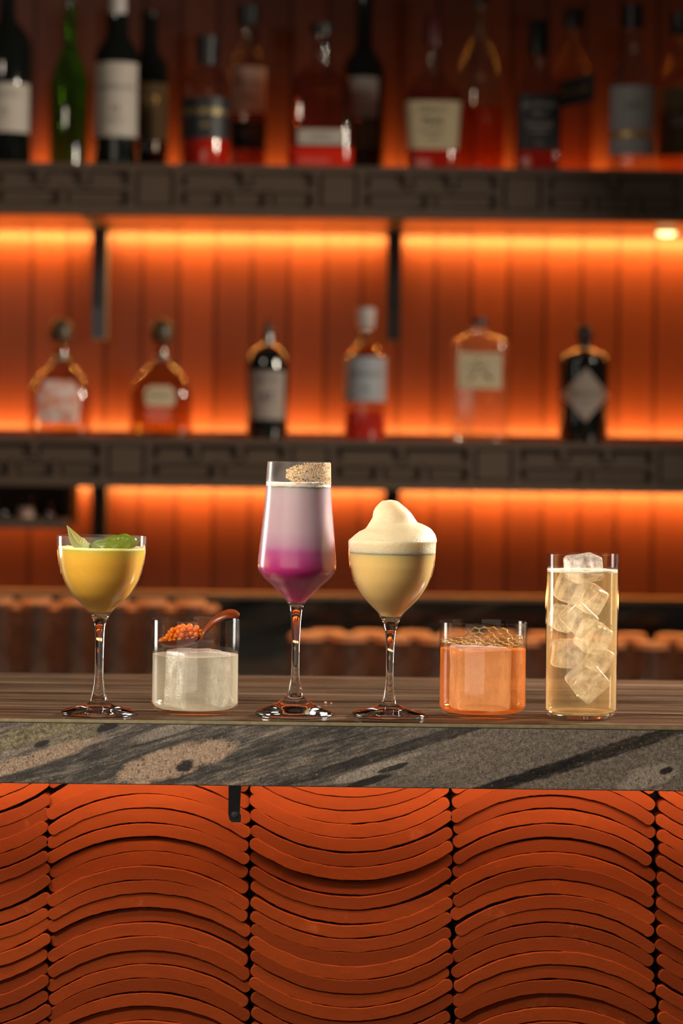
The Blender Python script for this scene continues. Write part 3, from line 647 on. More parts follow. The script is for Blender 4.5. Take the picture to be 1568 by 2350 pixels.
def sss(name, col, radius, scale=.02, rough=.3, zcol=None, bumpn=None):
    t = NT(name)
    if zcol:
        sx = t.n('SeparateXYZ', {0: t.n('TexCoord').outputs['Object']})
        zz = t.math('ADD', sx.outputs[2], t.math('MULTIPLY', t.math('SUBTRACT', t.noise(t.coord(), 50, 4), .5), zcol[2]))
        f = t.math('DIVIDE', t.math('SUBTRACT', zz, zcol[0]), zcol[1]-zcol[0], clamp=True)
        col = t.ramp(f, zcol[3])
    p = t.pbr(col, rough, 0, Subsurface_Weight=1.0, Subsurface_Radius=radius, Subsurface_Scale=scale)
    if bumpn:
        vo = t.n('TexVoronoi', {'Vector': t.coord(), 'Scale': bumpn}).outputs[0]
        t.set(p, 'Normal', t.bump(t.math('ADD', vo, t.math('MULTIPLY', t.noise(t.coord(), bumpn*.35, 4), .8)), .55, .0008))
    return t.done(p)
def stemware(name, label, y, ub, vb, tilt, bowl, vin, stem, foot, wall=.0009, mat=None, flare=None):
    """bowl/stem/foot: lists of (v, r px) from top to bottom"""
    s, x, z = frame(y, ub, vb); k = 1/s
    t = thing(name, (x, y, CT+.0003), label, 'cocktail glass')
    t.rotation_euler = (0, tilt, 0)
    P = smoothprof([(z(v), r*k) for v, r in bowl], 5)
    zin = z(vin)
    outer = [p for p in P]
    inner = [(zz, max(r-wall*(1+1.5*max(0, 1-r/(60*k))**2), .0004)) for zz, r in P if zz > zin+.0012]
    bm = bmesh.new(); zb = outer[-1][0]
    lathe(bm, outer+[(zb, 0)][:0]+list(reversed([(zz, r) for zz, r in inner])), 96, closed=False)
    # rim ring joins outer top with inner top
    bm2 = bmesh.new(); prof = list(reversed(inner)); full = [(a, b) for a, b in outer if a > zin-.0008]
    rim = [(full[0][0]+wall*.35, full[0][1]-wall*.5)]
    bm.free(); lathe(bm2, [(zin, 0), (zin+.0002, inner[-1][1]*.55)]+prof+rim+full, 96)
    mk('bowl', bm2, mat or M['thin'], t)
    tail = [(a, b) for a, b in outer if a <= zin-.0008]
    S = smoothprof([tail[-1]]+[(z(v), r*k) for v, r in stem], 5)
    body = tail[:-1]+S
    bm = bmesh.new(); r0 = body[0][1]; z0 = body[0][0]
    lathe(bm, [(z0-.0016, 0), (z0-.0013, r0*.35), (z0-.0006, r0*.7), (z0, r0)]+body[1:]+[(body[-1][0], 0)], 64)
    mk('stem', bm, M['glass'], t)
    zf = body[-1][0]; rf = body[-1][1]
    F = [(zf, rf)]+[(z(v), r*k) for v, r in foot]
    F = smoothprof(F, 5); rb = F[-1][1]
    bm = bmesh.new(); lathe(bm, [(zf, 0)]+F+[(.0011, rb*1.0), (.0003, rb*.985), (0, rb*.95), (0, rb*.5), (.0006, rb*.2), (.0008, 0)], 96)
    mk('foot', bm, M['glass'], t)
    liq = [(a, b) for a, b in inner]
    return t, s, z, liq
def fill(name, t, inner, ztop, mat, gap=.00012, zbot=None, men=.0006):
    pr = [(a, b-gap) for a, b in inner if a < ztop and (zbot is None or a > zbot)]
    rt = pr[0][1]; rb = pr[-1][1]; zb = pr[-1][0]
    bm = bmesh.new(); lathe(bm, [(ztop, 0), (ztop, rt*.93), (ztop+men, rt)]+pr+([(zb-.0006, rb*.6), (zb-.0008, 0)] if zbot is None else [(zb, 0)]), 96)
    return mk(name, bm, mat, t)
# --- yellow coupe
y1 = .050
t1, s, z, inn = stemware('coupe_glass', 'stemmed cocktail glass holding an opaque yellow drink under basil leaves, leftmost on the counter', y1, 226, 1640, .006,
    [(1231, 103), (1260, 102), (1285, 99), (1302, 95.5), (1333, 86), (1364, 68.5), (1385, 47.5), (1394, 37.5), (1406, 26.5), (1414, 21)], 1407,
    [(1425, 16), (1443, 11.8), (1486, 10.2), (1532, 10), (1562, 11), (1593, 15.8), (1606, 19.5)], [(1612, 25), (1620, 44), (1629, 78), (1633, 85.5)], mat=M['thin_mist'])
YEL = sss('yellow_cocktail', (.98, .55, .065), (1.0, .60, .2), .013)
o = fill('drink', t1, inn, z(1262), YEL); tag(o, 'opaque yellow drink')
bm = bmesh.new(); rr = 98.5/s
lathe(bm, [(z(1258), 0), (z(1257.5), rr*.6), (z(1258.5), rr*.9), (z(1256), rr), (z(1263), rr*.997), (z(1263), 0)], 96)
for v in bm.verts: v.co.z += .0007*noise.noise(v.co*220)*(1 if v.co.length > 0 else 0)
tag(mk('froth', bm, sss('pale_froth', (.88, .68, .28), (1, .8, .4), .01, .5, bumpn=1400), t1), 'thin pale froth ring')
# --- purple glass
y2 = .060
PUR = [(0.0, (.75, .015, .24)), (.10, (.66, .016, .24)), (.28, (.46, .020, .20)), (.43, (.46, .09, .30)), (.50, (.50, .28, .42)), (.62, (.54, .40, .48)), (1.0, (.56, .45, .50))]  # layered drink colours; lowest stops brightened to stand in for light glowing through
t2, s, z, inn = stemware('sling_glass', 'tall stemmed glass with a sugared rim holding a drink fading from magenta to lavender', y2, 676, 1645, .005,
    [(1061, 72), (1090, 73.6), (1115, 75), (1152, 77.4), (1195, 81.2), (1232, 84.7), (1262, 87.5), (1285, 89.6), (1299, 90), (1310, 88), (1319, 83), (1330, 73.5), (1345, 56), (1359, 42), (1372, 29.5), (1386, 19.6), (1396, 15.8)], 1386,
    [(1410, 13), (1443, 10.8), (1489, 9.2), (1550, 10), (1575, 13.5), (1596, 19)], [(1604, 26), (1612, 38), (1622, 62), (1631, 84), (1636, 90)], mat=M['thin_haze'])
o = fill('drink', t2, inn, z(1116), sss('magenta_cocktail', None, (1.0, .35, .8), .020, .25, zcol=(z(1380), z(1118), .006, PUR))); tag(o, 'drink fading from magenta to lavender')
bm = bmesh.new(); rr = 74.6/s
lathe(bm, [(z(1109), 0), (z(1109), rr*.7), (z(1108.5), rr*.93), (z(1107.5), rr*.992), (z(1117), rr*1.0), (z(1117), 0)], 96)
for v in bm.verts: v.co.z += .0006*noise.noise(v.co*260)
tag(mk('froth', bm, sss('white_froth', (.80, .74, .66), (1, .9, .8), .006, .5, bumpn=1500), t2), 'band of white froth')
# sugar crust on the outside of the rim
t = NT('sugar_grains'); wn = t.n('TexWhiteNoise', {'Vector': t.n('VectorMath', {0: t.coord((900, 900, 900))}, operation='FLOOR').outputs[0]}, noise_dimensions='3D').outputs[0]
sc_ = t.ramp(wn, [(0, (1, .95, .84)), (.36, (1, .86, .60)), (.62, (.98, .68, .26)), (.80, (.95, .88, .78)), (.95, (.10, .05, .06))], 'CONSTANT'); SUG = t.done(t.mixsh(.55, t.pbr(sc_, .35), t.n('BsdfTranslucent', {'Color': sc_})))
bm = bmesh.new(); rnd = random.Random(3)
def grain(bm, p, r):
    q = [Vector((1,0,0)), Vector((-1,0,0)), Vector((0,1,0)), Vector((0,-1,0)), Vector((0,0,1)), Vector((0,0,-1))]
    R = Matrix.Rotation(rnd.uniform(0, 6), 3, Vector((rnd.random(), rnd.random(), rnd.random()+.1)))
    v = [bm.verts.new(p+(R@a)*r*rnd.uniform(.6, 1.2)) for a in q]
    for a, b_, c in ((0,2,4),(2,1,4),(1,3,4),(3,0,4),(2,0,5),(1,2,5),(3,1,5),(0,3,5)): bm.faces.new((v[a], v[b_], v[c]))
for i in range(5600):
    a = rnd.uniform(math.radians(-112), math.radians(28)); f = rnd.random()
    edge = min(1, (a-math.radians(-112))/.35); lim = 1-(.28*(1-edge)); top = .22*(1-edge)+(0 if a > math.radians(-80) else .10)
    if noise.noise(Vector((a*4, f*3, 1))) < -.60+.3*(1-edge) : continue
    f = top+(lim-top)*f; v = 1062+f*48; r_ = (72+1.6*f*.9+.9)/s
    if noise.noise(Vector((a*14, f*9, 5))) > .50 and rnd.random() < .7: continue
    grain(bm, Vector((r_*math.cos(a), r_*math.sin(a), z(v))), rnd.uniform(.00026, .00055))
o = mk('sugar_rim', bm, SUG, t2, smooth=False); tag(o, 'golden sugar and spice crust', kind='stuff')
# --- foam coupe
y3 = .064
t3, s, z, inn = stemware('coupe_glass', 'stemmed cocktail glass piled with pale foam over a cloudy straw coloured drink', y3, 892.5, 1645, .0077,
    [(1241, 102.5), (1268, 101), (1290, 98.3), (1305, 96), (1336, 87), (1367, 69.5), (1391, 47.5), (1402, 36), (1410, 29.2), (1420, 23)], 1418,
    [(1430, 18.5), (1440, 15.4), (1452, 12.2), (1489, 9.2), (1550, 8.6), (1581, 10.5), (1611, 16)], [(1618, 23), (1626, 44), (1634, 78), (1638, 85)], mat=M['thin'])
o = fill('drink', t3, inn, z(1267.5), sss('straw_cocktail', (1.0, .66, .28), (1.0, .70, .36), .013)); tag(o, 'cloudy straw yellow drink')
FOAM = [(1148.6, 893, 905), (1150.5, 878, 913.5), (1155, 871.5, 919.5), (1161, 865.8, 927), (1167, 861.5, 934), (1173.7, 858, 941), (1181, 856.3, 947), (1189, 855, 952.5), (1197.5, 850.5, 958.4), (1204, 846.5, 974), (1209, 843, 983.5), (1214, 839, 990.6), (1222, 825.5, 996.6), (1228, 817.5, 999.5), (1234, 810.5, 1001.5), (1241, 801.5, 1003)]
bm = bmesh.new(); rings = []
seg = 96; k = 1/s
for (v, l, r) in list(FOAM)+[(1245, 799.3, 1001.2), (1258, 800.3, 1000.8), (1270, 801.5, 999.9)]:
    f = min(1, max(0, (v-1148)/93)); hw_ = (r-l)/2*k; cx_ = ((l+r)/2-892.5)*k+(v-1645)*TR*k-z(v)*.0077; dp = min(hw_*(.80+.2*f), 101*k)
    if v > 1243: cx_ = 0+(z(v))*.0040*0; cx_ = 0.0; hw_ = dp = {1245: 100.9, 1258: 100.2, 1270: 99.3}[v]*k
    rings.append((z(v), hw_, dp, 2.0, cx_, (1-f)*.004))
rings.reverse()
def interp(rs, sub):
    out = []
    for i in range(len(rs)-1):
        for q in range(sub):
            t_ = q/sub; out.append(tuple(a+(b_-a)*t_ for a, b_ in zip(rs[i], rs[i+1])))
    out.append(rs[-1]); return out
loft(bm, interp(rings, 3), seg)
for v in bm.verts:
    if v.co.z > z(1240): v.co += v.co.normalized()*(.0009*noise.noise(v.co*85)+.00025*noise.noise(v.co*420))
bmesh.ops.triangulate(bm, faces=[f for f in bm.faces if len(f.verts) > 4])
o = mk('foam', bm, sss('pale_foam', (.87, .75, .52), (1, .85, .6), .012, .42, bumpn=900), t3, ang=180); tag(o, 'tall mound of pale foam')
bm = bmesh.new(); rnd = random.Random(11); zs = sorted([r[0] for r in rings])
for i in range(520):
    v = rnd.uniform(1152, 1240); 
    for q in range(len(FOAM)-1):
        if FOAM[q][0] <= v <= FOAM[q+1][0]: break
    f_ = (v-FOAM[q][0])/(FOAM[q+1][0]-FOAM[q][0]); l = FOAM[q][1]+(FOAM[q+1][1]-FOAM[q][1])*f_; r = FOAM[q][2]+(FOAM[q+1][2]-FOAM[q][2])*f_
    f = (v-1148)/93; hw_ = (r-l)/2*k; dp = min(hw_*(.8+.2*f), 101*k); a = rnd.triangular(-1.5, .9, -.1) if rnd.random() < .7 else rnd.uniform(-2.6, -.3)
    cx_ = ((l+r)/2-892.5)*k+(v-1645)*TR*k-z(v)*.0077
    c = Vector((cx_+hw_*math.cos(a), (1-f)*.004+dp*math.sin(a), z(v)))
    bmesh.ops.create_icosphere(bm, subdivisions=1, radius=rnd.uniform(.00018, .0005), matrix=Matrix.Translation(c))
o = mk('foam_bubbles', bm, M['thin'], t3); tag(o, 'tiny glistening bubbles', kind='stuff')
# --- tumblers and highball
def tumbler(name, label, y, ub, vb, vt, rt, rb, rc, base, tilt=0.0, wall=.0012):
    s, x, z = frame(y, ub, vb); k = 1/s
    t = thing(name, (x, y, CT+.0003), label, 'cocktail glass'); t.rotation_euler = (0, tilt, 0)
    zt = z(vt); R = rt*k; B = rb*k; c = rc*k
    outer = [(zt, R)]+[(zt+(c-zt)*f, R+(B-R)*f) for f in (.25, .5, .75, 1)]
    for i in range(1, 8):
        a = PI/2*i/8; outer.append((c-c*math.sin(a), B-c*1.15+c*1.15*math.cos(a)))
    outer.append((0, B-c*1.15))
    inner = [(a, b-wall) for a, b in outer[:5]]
    ci = c*.9
    for i in range(1, 8):
        a = PI/2*i/8; inner.append((c-(c-base)*math.sin(a), B-wall-ci*1.1+ci*1.1*math.cos(a)))
    inner.append((base, B-wall-ci*1.1))
    bm = bmesh.new(); lathe(bm, [(base, 0)]+list(reversed(inner))+[(zt+wall*.35, R-wall*.5)]+outer+[(0, 0)], 96)
    mk('glass_body', bm, M['thin'], t)
    return t, s, z, inner
y4 = .075
tr, s, z4, in4 = tumbler('rocks_glass', 'low tumbler of pale clear drink with a wooden spoon across its rim', y4, 447, 1640, 1422, 101, 101, 28, .0045)
CLR = milky('pale_clear_drink', (.74, .68, .56), clear=.76, tint=(.98, .97, .88), gloss=.06)
o = fill('drink', tr, in4, z4(1503), CLR); tag(o, 'pale clear drink')
t5, s, z5, in5 = tumbler('rocks_glass', 'low tumbler of clear orange drink with one large ice block and a gold lace crisp', y4, 1107, 1646, 1428, 101.2, 101, 28, .0045)
ORG = milky('orange_drink', (.92, .33, .07), clear=.80, tint=(1.0, .74, .50), gloss=.06)
o = fill('drink', t5, in5, z5(1490), ORG); tag(o, 'clear orange drink')
t6, s, z6, in6 = tumbler('highball_glass', 'tall straight glass of pale golden drink packed with ice cubes, rightmost on the counter', y4, 1333, 1650, 1272, 84, 83, 20, .0062)
GLD = milky('pale_gold_drink', (.88, .66, .36), clear=.82, tint=(1.0, .91, .74), gloss=.06)
o = fill('drink', t6, in6, z6(1312), GLD); tag(o, 'pale golden drink')
bm = bmesh.new(); lathe(bm, [(.0062, 0), (.0060, 58/s), (.0048, 66/s), (.0012, 64/s), (.0006, 40/s), (.0012, 0)], 64); mk('thick_base', bm, M['glass'], t6)
bm = bmesh.new(); rr = in6[0][1]-.0002
lathe(bm, [(z6(1310), rr*.80), (z6(1308.6), rr*.9), (z6(1307.5), rr), (z6(1313), rr), (z6(1313), rr*.8)], 72, closed=True)
for v in bm.verts: v.co.z += .0004*noise.noise(v.co*300)
mk('froth', bm, sss('bubble_ring', (.8, .76, .66), (1, .9, .8), .004, .4, bumpn=1500), t6)
# ice
def ice_mat(name, cloud, tint, base, lo=.42, hi=.68, sc_=45):
    t = NT(name); n = t.noise(t.coord(), sc_, 6, .7, .6); st = t.noise(t.coord((1, 1, .25)), sc_*3.2, 4, .7, .4)
    f = t.math('ADD', base, t.math('MULTIPLY', t.ramp(t.math('ADD', t.math('MULTIPLY', n, .7), t.math('MULTIPLY', st, .3)), [(lo, 0.0), (hi, 1.0)]), cloud), clamp=True)
    d = t.mixsh(.55, t.n('BsdfDiffuse', {'Color': (.82, .80, .78)}), t.n('BsdfTranslucent', {'Color': (.9, .87, .82)}))
    bmp = t.bump(n, .5, .002)
    g = t.mixsh(t.math('ADD', .06, t.math('MULTIPLY', t.math('POWER', t.n('LayerWeight', {'Blend': .5}).outputs['Facing'], 3.0), .5)), t.n('BsdfTransparent', {'Color': tint}), t.n('BsdfGlossy', {'Color': (1,1,1), 'Roughness': .10, 'Normal': bmp}))
    return t.done(t.mixsh(f, g, d))
ICE1 = ice_mat('clear_ice_block', .34, (.95, .95, .97), .14); ICE2 = ice_mat('blush_ice_block', .30, (.98, .90, .84), .30); ICE3 = ice_mat('cracked_ice', .62, (.97, .97, .96), .10, lo=.44, hi=.60, sc_=38)
def ice(name, label, c, size, rot, mat, group=None, seed=0, melt=.0016, bev=.0035, cat='ice'):
    bm = bmesh.new(); bmesh.ops.create_cube(bm, size=1)
    for v in bm.verts: v.co = Vector((v.co.x*size[0], v.co.y*size[1], v.co.z*size[2]))
    bmesh.ops.bevel(bm, geom=list(bm.edges), offset=bev, segments=4, affect='EDGES', profile=.5)
    bmesh.ops.subdivide_edges(bm, edges=[e for e in bm.edges if e.calc_length() > .008], cuts=5, use_grid_fill=True)
    for v in bm.verts: v.co += v.co.normalized()*melt*noise.noise(v.co*60+Vector((seed*7, 0, 0)))
    o = mk(name, bm, mat, None, ang=180); o.location = c; o.rotation_euler = rot
    return tag(o, label, cat, group)
ux = lambda u, v, y: X(u, v, y)
ice('ice_block', 'large clear ice block standing in the pale drink under the wooden spoon', (ux(452, 1570, y4), y4+.001, CT+(z4(1625)+z4(1492))/2), (.051, .051, z4(1492)-z4(1625)), (0, .03, .5), ICE1, seed=1)
ice('ice_block', 'large ice block standing in the orange drink under the gold lace crisp', (ux(1103, 1560, y4), y4+.001, CT+(z5(1627)+z5(1484))/2), (.054, .050, z5(1484)-z5(1627)), (0, .01, .15), ICE2, seed=2)
gi = 'ice cubes in the tall glass'
for (u, v, dy, sz_, rot, lab, q) in ((1340, 1303, -.006, (.032, .030, .025), (.15, -.15, .35), 'ice cube poking above the rim of the tall glass', 1), (1308, 1350, .004, (.025, .026, .028), (.2, .3, .3), 'bright ice cube near the top left inside the tall glass', 2),
    (1354, 1372, .005, (.027, .026, .028), (.5, .2, .9), 'cracked ice cube near the top right inside the tall glass', 3), (1327, 1418, -.013, (.031, .026, .029), (.2, .72, .2), 'tilted ice cube in the middle of the tall glass', 4), (1362, 1462, .006, (.028, .028, .030), (.3, .3, .5), 'ice cube at the right below the middle of the tall glass', 5),
    (1306, 1500, -.007, (.030, .028, .028), (.05, .06, .25), 'pale ice cube at the lower left of the tall glass', 6), (1348, 1562, -.002, (.030, .030, .033), (.3, .8, .5), 'lowest ice cube in the tall glass', 7), (1290, 1418, .012, (.022, .022, .024), (.4, .2, .6), 'small ice cube at the left wall behind the tilted cube of the tall glass', 8), (1374, 1512, .010, (.022, .022, .026), (.1, .5, .3), 'small ice cube at the right wall just above the lowest cube of the tall glass', 9)):
    ice('ice_cube', lab, (X(u, v, y4+dy), y4+dy, Z(u, v, y4+dy)), sz_, rot, ICE3, gi, q, .0012, .0045)
# --- wooden spoon with orange pearls
SP = NT('polished_red_wood'); g1 = SP.noise(SP.coord((9, 60, 60)), 3, 5, .6); M['spoon'] = SP.done(SP.pbr(SP.ramp(g1, [(.3, (.10, .018, .006)), (.7, (.27, .055, .014))]), .28, Specular_IOR_Level=.25))
ysp = y4-.004; sp_c = Vector((X(412, 1466, ysp), ysp, Z(412, 1466, ysp)))
sp = thing('wooden_spoon', tuple(sp_c), 'small dark red wooden spoon full of orange pearls resting across the left tumbler', 'spoon')
def L(u, v, y=ysp): return Vector((X(u, v, y), y, Z(u, v, y)))-sp_c
bm = bmesh.new(); NU, NV = 36, 16; a_, b_, dp_ = 53/scale_at(ysp), .0155, .0085; sl = math.radians(7)
def spbowl(f, g_, d, inset):   # f around, g radial 0..1
    r = g_; x = (a_-inset)*r*math.cos(f); yv = (b_-inset)*r*math.sin(f)*(1+.12*math.cos(f)*-1); zv = -(d)*(1-r*r)**.75
    zv += .0010*math.cos(f)*0
    return Vector((x*math.cos(sl)-zv*math.sin(sl), yv, zv*math.cos(sl)+x*math.sin(sl)))
layers = []
for (d, ins) in ((dp_, 0), (dp_-.0022, .0014)):
    rows = []
    for j in range(NV+1):
        g_ = j/NV; rows.append([bm.verts.new(spbowl(2*PI*i/NU, g_, d, ins*(1 if g_ > 0 else 0)) + (Vector((0, 0, .0))) ) for i in range(NU)] if j else [bm.verts.new(spbowl(0, 0, d, ins))])
    layers.append(rows)
for li, rows in enumerate(layers):
    for j in range(NV):
        for i in range(NU):
            k_ = (i+1) % NU
            if j == 0: f = (rows[0][0], rows[1][i], rows[1][k_])
            else: f = (rows[j][i], rows[j+1][i], rows[j+1][k_], rows[j][k_])
            bm.faces.new(f if li else tuple(reversed(f)))
for i in range(NU):
    k_ = (i+1) % NU; bm.faces.new((layers[0][NV][i], layers[0][NV][k_], layers[1][NV][k_], layers[1][NV][i]))
mk('spoon_bowl', bm, M['spoon'], sp, ang=60)
pts = [L(446, 1470), L(458, 1463), L(466, 1452), L(476, 1440), L(487, 1427), L(498, 1418), L(511, 1411), L(524, 1407), (L(536, 1407)), L(544, 1409), L(549, 1412)]
wds = [.0070, .0068, .0054, .0048, .0054, .0062, .0068, .0070, .0066, .0054, .0034]; ths = [.0012, .0018, .0024, .0024, .0023, .0022, .0021, .0020, .0019, .0018, .0014]
rn = []; bm = bmesh.new()
Q = smoothprof([tuple(p)+(w_, h_) for p, w_, h_ in zip(pts, wds, ths)], 4)
for i, q in enumerate(Q):
    p = Vector(q[:3]); d = (Vector(Q[min(i+1, len(Q)-1)][:3])-Vector(Q[max(i-1, 0)][:3])).normalized(); sd = Vector((0, .80, .60)) if i > 10 else Vector((0, 1-.02*i, .06*i)).normalized(); up = sd.cross(d); up = up if up.z > 0 else -up
    ring = [bm.verts.new(p+sd*(q[3]*math.cos(2*PI*a/20))+up*(q[4]*math.sin(2*PI*a/20)-(.0012*math.cos(2*PI*a/20)**2))) for a in range(20)]
    if rn:
        for a in range(20): bm.faces.new((rn[a], rn[(a+1) % 20], ring[(a+1) % 20], ring[a]))
    else: bm.faces.new(ring)
    rn = ring
bm.faces.new(list(reversed(rn)))
mk('spoon_handle', bm, M['spoon'], sp, ang=60)
PRL = NT('orange_pearl'); M['pearl'] = PRL.done(PRL.mixsh(.55, PRL.n('BsdfGlass', {'Color': (1, .48, .07), 'IOR': 1.36}), PRL.pbr(PRL.mix(PRL.noise(PRL.coord(), 90, 2), (.84, .19, .008), (1.0, .38, .02)), .12, Subsurface_Weight=1.0, Subsurface_Radius=(1, .5, .1), Subsurface_Scale=.004)))
bm = bmesh.new(); bmesh.ops.create_icosphere(bm, subdivisions=3, radius=.0027)
pearl0 = mk('orange_pearl', bm, M['pearl']); placed = []; rnd = random.Random(21)
tries = 0
while len(placed) < 84 and tries < 60000:
    tries += 1; x = rnd.uniform(-a_*.84, a_*.98); yv = rnd.uniform(-b_*.8, b_*.8)
    if (x/(a_*1.0))**2+(yv/(b_*.86))**2 > .86: continue
    r = rnd.uniform(.0023, .0029)
    q = min(.98, math.hypot(x/a_, yv/b_)); zf = -(dp_-.0022)*(1-q*q)**.75+x*math.sin(sl)+r+.0002
    prof = (x-a_*.20)/(a_*.95); ztop = .0125*max(0, 1-prof*prof)*(1-.35*(yv/b_)**2)+.001+x*math.sin(sl)*1.2
    z_ = zf; step = .0004; ok = False
    while z_ < ztop:
        if all((x-p[0])**2+(yv-p[1])**2+(z_-p[2])**2 > (.93*(r+p[3]))**2 for p in placed): ok = True; break
        z_ += step
    if ok: placed.append((x, yv, z_, r))
for i, p in enumerate(placed):
    o = pearl0 if i == 0 else pearl0.copy()
    if i: sc.collection.objects.link(o)
    o.location = sp_c+Vector(p[:3]); sc_ = p[3]/.0027; o.scale = (sc_, sc_, sc_)
    tag(o, 'glossy translucent orange pearl heaped in the bowl of the wooden spoon', 'pearl', 'orange pearls in the spoon')
# --- gold lace crisp on the ice of the orange drink
LC = NT('gilded_lace'); gn = LC.noise(LC.coord(), 900, 3, .7); M['lace'] = LC.done(LC.pbr(LC.ramp(gn, [(.35, (.20, .10, .02)), (.55, (.55, .34, .10)), (.72, (.90, .72, .40))]), .32, .45, Normal=LC.bump(gn, .8, .0006)))
yl = y4-.016; lc0 = Vector((X(1118, 1482, yl), yl, Z(1118, 1482, yl)))
bm = bmesh.new(); kx = 1/scale_at(y4); cell = 21.5*kx; rnd = random.Random(5)
def sheet(a, b):   # a across (m), b along depth 0..1 -> curled sheet
    n_ = b; side = (a/(80*kx))
    peak = .0162*(1-.62*max(0, -side-.12)**1.2-.30*max(0, side-.35))
    zz = .0012+peak*n_**1.7+.0006*math.sin(a*400); yy = .034*n_
    return Vector((a, yy, zz))
nodes = {}
rows_ = 5
def hexv(ci, ri, q):
    cxh = (ci+.5*(ri % 2))*cell-4.3*cell; cyh = ri*.866*.98
    a = PI/6+q*PI/3; return (round(cxh+cell*.577*math.cos(a), 6), cyh+.565*math.sin(a))
edges_ = set()
for ri in range(rows_):
    for ci in range(8):
        cxh = (ci+.5*(ri % 2))*cell-4.0*cell
        if ri >= 3 and ci < 2: continue
        if ri >= 4 and ci < 3: continue
        if ri >= 4 and ci > 6: continue
        vs = [hexv(ci, ri, q) for q in range(6)]
        for q in range(6):
            a, b = vs[q], vs[(q+1) % 6]; a = (round(a[0], 5), round(a[1], 3)); b = (round(b[0], 5), round(b[1], 3))
            edges_.add((min(a, b), max(a, b)))
span = (rows_-1)*.866+1.1
for a, b in sorted(edges_):
    pa, pb = [sheet(p[0], max(0, min(1.05, (p[1]+.55)/span))) for p in (a, b)]
    mid = [pa.lerp(pb, f) for f in (0, .33, .66, 1)]
    jit = lambda: Vector((rnd.uniform(-1, 1), rnd.uniform(-1, 1), rnd.uniform(-1, 1)))*.00018
    tube(bm, [p+(jit() if 0 < i < 3 else Vector()) for i, p in enumerate(mid)], [.0010, .0008, .0008, .0010], 6)
o = mk('lace_crisp', bm, M['lace']); o.location = lc0+Vector((.0005, 0, -.0005)); o.rotation_euler = (0, .04, 0)
tag(o, 'gold honeycomb lace crisp lying on the ice in the orange drink', 'garnish')
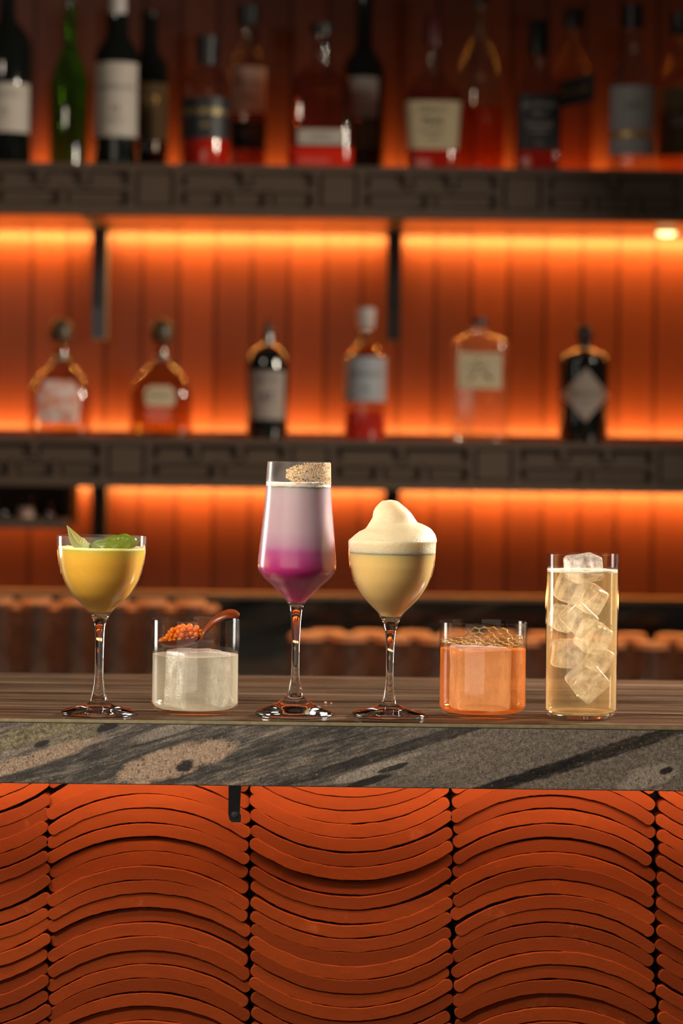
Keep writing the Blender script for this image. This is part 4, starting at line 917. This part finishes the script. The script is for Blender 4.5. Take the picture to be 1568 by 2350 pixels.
# --- basil
BS = NT('basil_leaf'); bn = BS.noise(BS.coord((1, 1, 1)), 70, 4); bc = BS.mix(bn, (.085, .15, .008), (.26, .33, .025))
M['basil'] = BS.done(BS.mixsh(.35, BS.pbr(bc, .35, Normal=BS.bump(BS.noise(BS.coord(), 160, 3), .5, .001)), BS.n('BsdfTranslucent', {'Color': (.32, .40, .015)})))
M['basil_pale'] = plain('pale_leaf_underside', (.26, .36, .12), .5, Subsurface_Weight=.3, Subsurface_Scale=.003)
yb_ = y1
bo = L; b0 = Vector((X(235, 1258, yb_), yb_, Z(235, 1258, yb_)))
bs = thing('basil_sprig', tuple(b0), 'sprig of bright green basil leaves floating on the yellow drink', 'basil')
def leaf(name, spine, width, cup, mat, nrm, wave=0, n=30, m=12, lab=None):
    sp_ = smoothprof([tuple(p)+(w_,) for p, w_ in zip(spine, width)], max(2, n//(len(spine)-1)))
    bm = bmesh.new(); F = []; B = []
    for i, q in enumerate(sp_):
        p = Vector(q[:3]); d = (Vector(sp_[min(i+1, len(sp_)-1)][:3])-Vector(sp_[max(i-1, 0)][:3])).normalized(); sd = d.cross(Vector(nrm)).normalized(); up = sd.cross(d).normalized()
        rf = []; rb = []
        for j in range(m+1):
            t_ = (j/m*2-1); w_ = q[3]*t_
            off = up*(cup*abs(t_)**1.5*q[3]+wave*1.6*math.sin(i*.9+t_*2)*abs(t_)+.0011*min(1, abs(t_)*4)*(1-abs(t_))+.00022*math.sin(i*1.9-abs(t_)*5)*min(1, abs(t_)*3))
            rf.append(bm.verts.new(p+sd*w_+off)); rb.append(bm.verts.new(p+sd*w_+off-up*.00035))
        F.append(rf); B.append(rb)
    for i in range(len(F)-1):
        for j in range(m):
            bm.faces.new((F[i][j], F[i][j+1], F[i+1][j+1], F[i+1][j])); bm.faces.new((B[i][j+1], B[i][j], B[i+1][j], B[i+1][j+1]))
        bm.faces.new((F[i+1][0], B[i+1][0], B[i][0], F[i][0])); bm.faces.new((F[i][m], B[i][m], B[i+1][m], F[i+1][m]))
    bm.faces.new(F[0]+list(reversed(B[0]))); bm.faces.new(list(reversed(F[-1]))+B[-1])
    o = mk(name, bm, mat, bs, ang=80)
    if lab: tag(o, lab)
    return o
def Lb(u, v, dy=0): y = yb_+dy; return Vector((X(u, v, y), y, Z(u, v, y)))-b0
leaf('leaf', [Lb(205, 1254, -.012), Lb(190, 1252, -.012), Lb(176, 1244, -.012), Lb(167, 1230, -.012), Lb(159, 1215, -.012), Lb(153.5, 1206, -.012)], [.003, .0068, .0066, .0048, .0018, .0003], .25, M['basil_pale'], (.25, -1, .45), lab='pale pointed leaf standing up over the rim')
leaf('leaf', [Lb(214, 1251, -.016), Lb(232, 1250, -.017), Lb(258, 1248, -.017), Lb(285, 1247, -.015), Lb(306, 1244, -.012), Lb(321, 1240, -.008)], [.002, .0055, .0072, .0070, .0048, .0003], -.3, M['basil'], (0, -.85, .65), wave=.0006)
leaf('leaf', [Lb(214, 1246, .006), Lb(235, 1240, .004), Lb(262, 1233, .002), Lb(284, 1230, 0), Lb(304, 1236, -.004), Lb(314, 1244, -.006)], [.0015, .0045, .0062, .0066, .0048, .0005], -.4, M['basil'], (.1, -.6, .9), wave=.0009)
leaf('leaf', [Lb(228, 1254, -.004), Lb(212, 1250, -.002), Lb(196, 1249, .004), Lb(184, 1252, .010)], [.002, .0060, .0050, .0006], -.3, M['basil'], (0, -.5, .9))
bm = bmesh.new(); tube(bm, [Lb(214, 1253, -.008), Lb(225, 1253, -.010), Lb(236, 1254, -.006)], .0009, 8); mk('stalk', bm, M['basil'], bs)
# crumbs on the counter
CR = plain('pink_salt_crumb', (.62, .33, .24), .5)
for (u, v, r) in ((747, 1607, .0017), (760, 1604, .0011)):
    y = .19; bm = bmesh.new(); rnd = random.Random(int(u)); bmesh.ops.create_icosphere(bm, subdivisions=1, radius=r)
    for q in bm.verts: q.co *= rnd.uniform(.75, 1.1)
    o = mk('salt_crumb', bm, CR, None, smooth=False); o.location = (X(u, v, y), y, CT+r*.72)
    tag(o, 'tiny pink salt crumb on the marble behind the tall stemmed glass'+(', the larger of two' if r > .0015 else ', the smaller of two'), 'crumb', None)
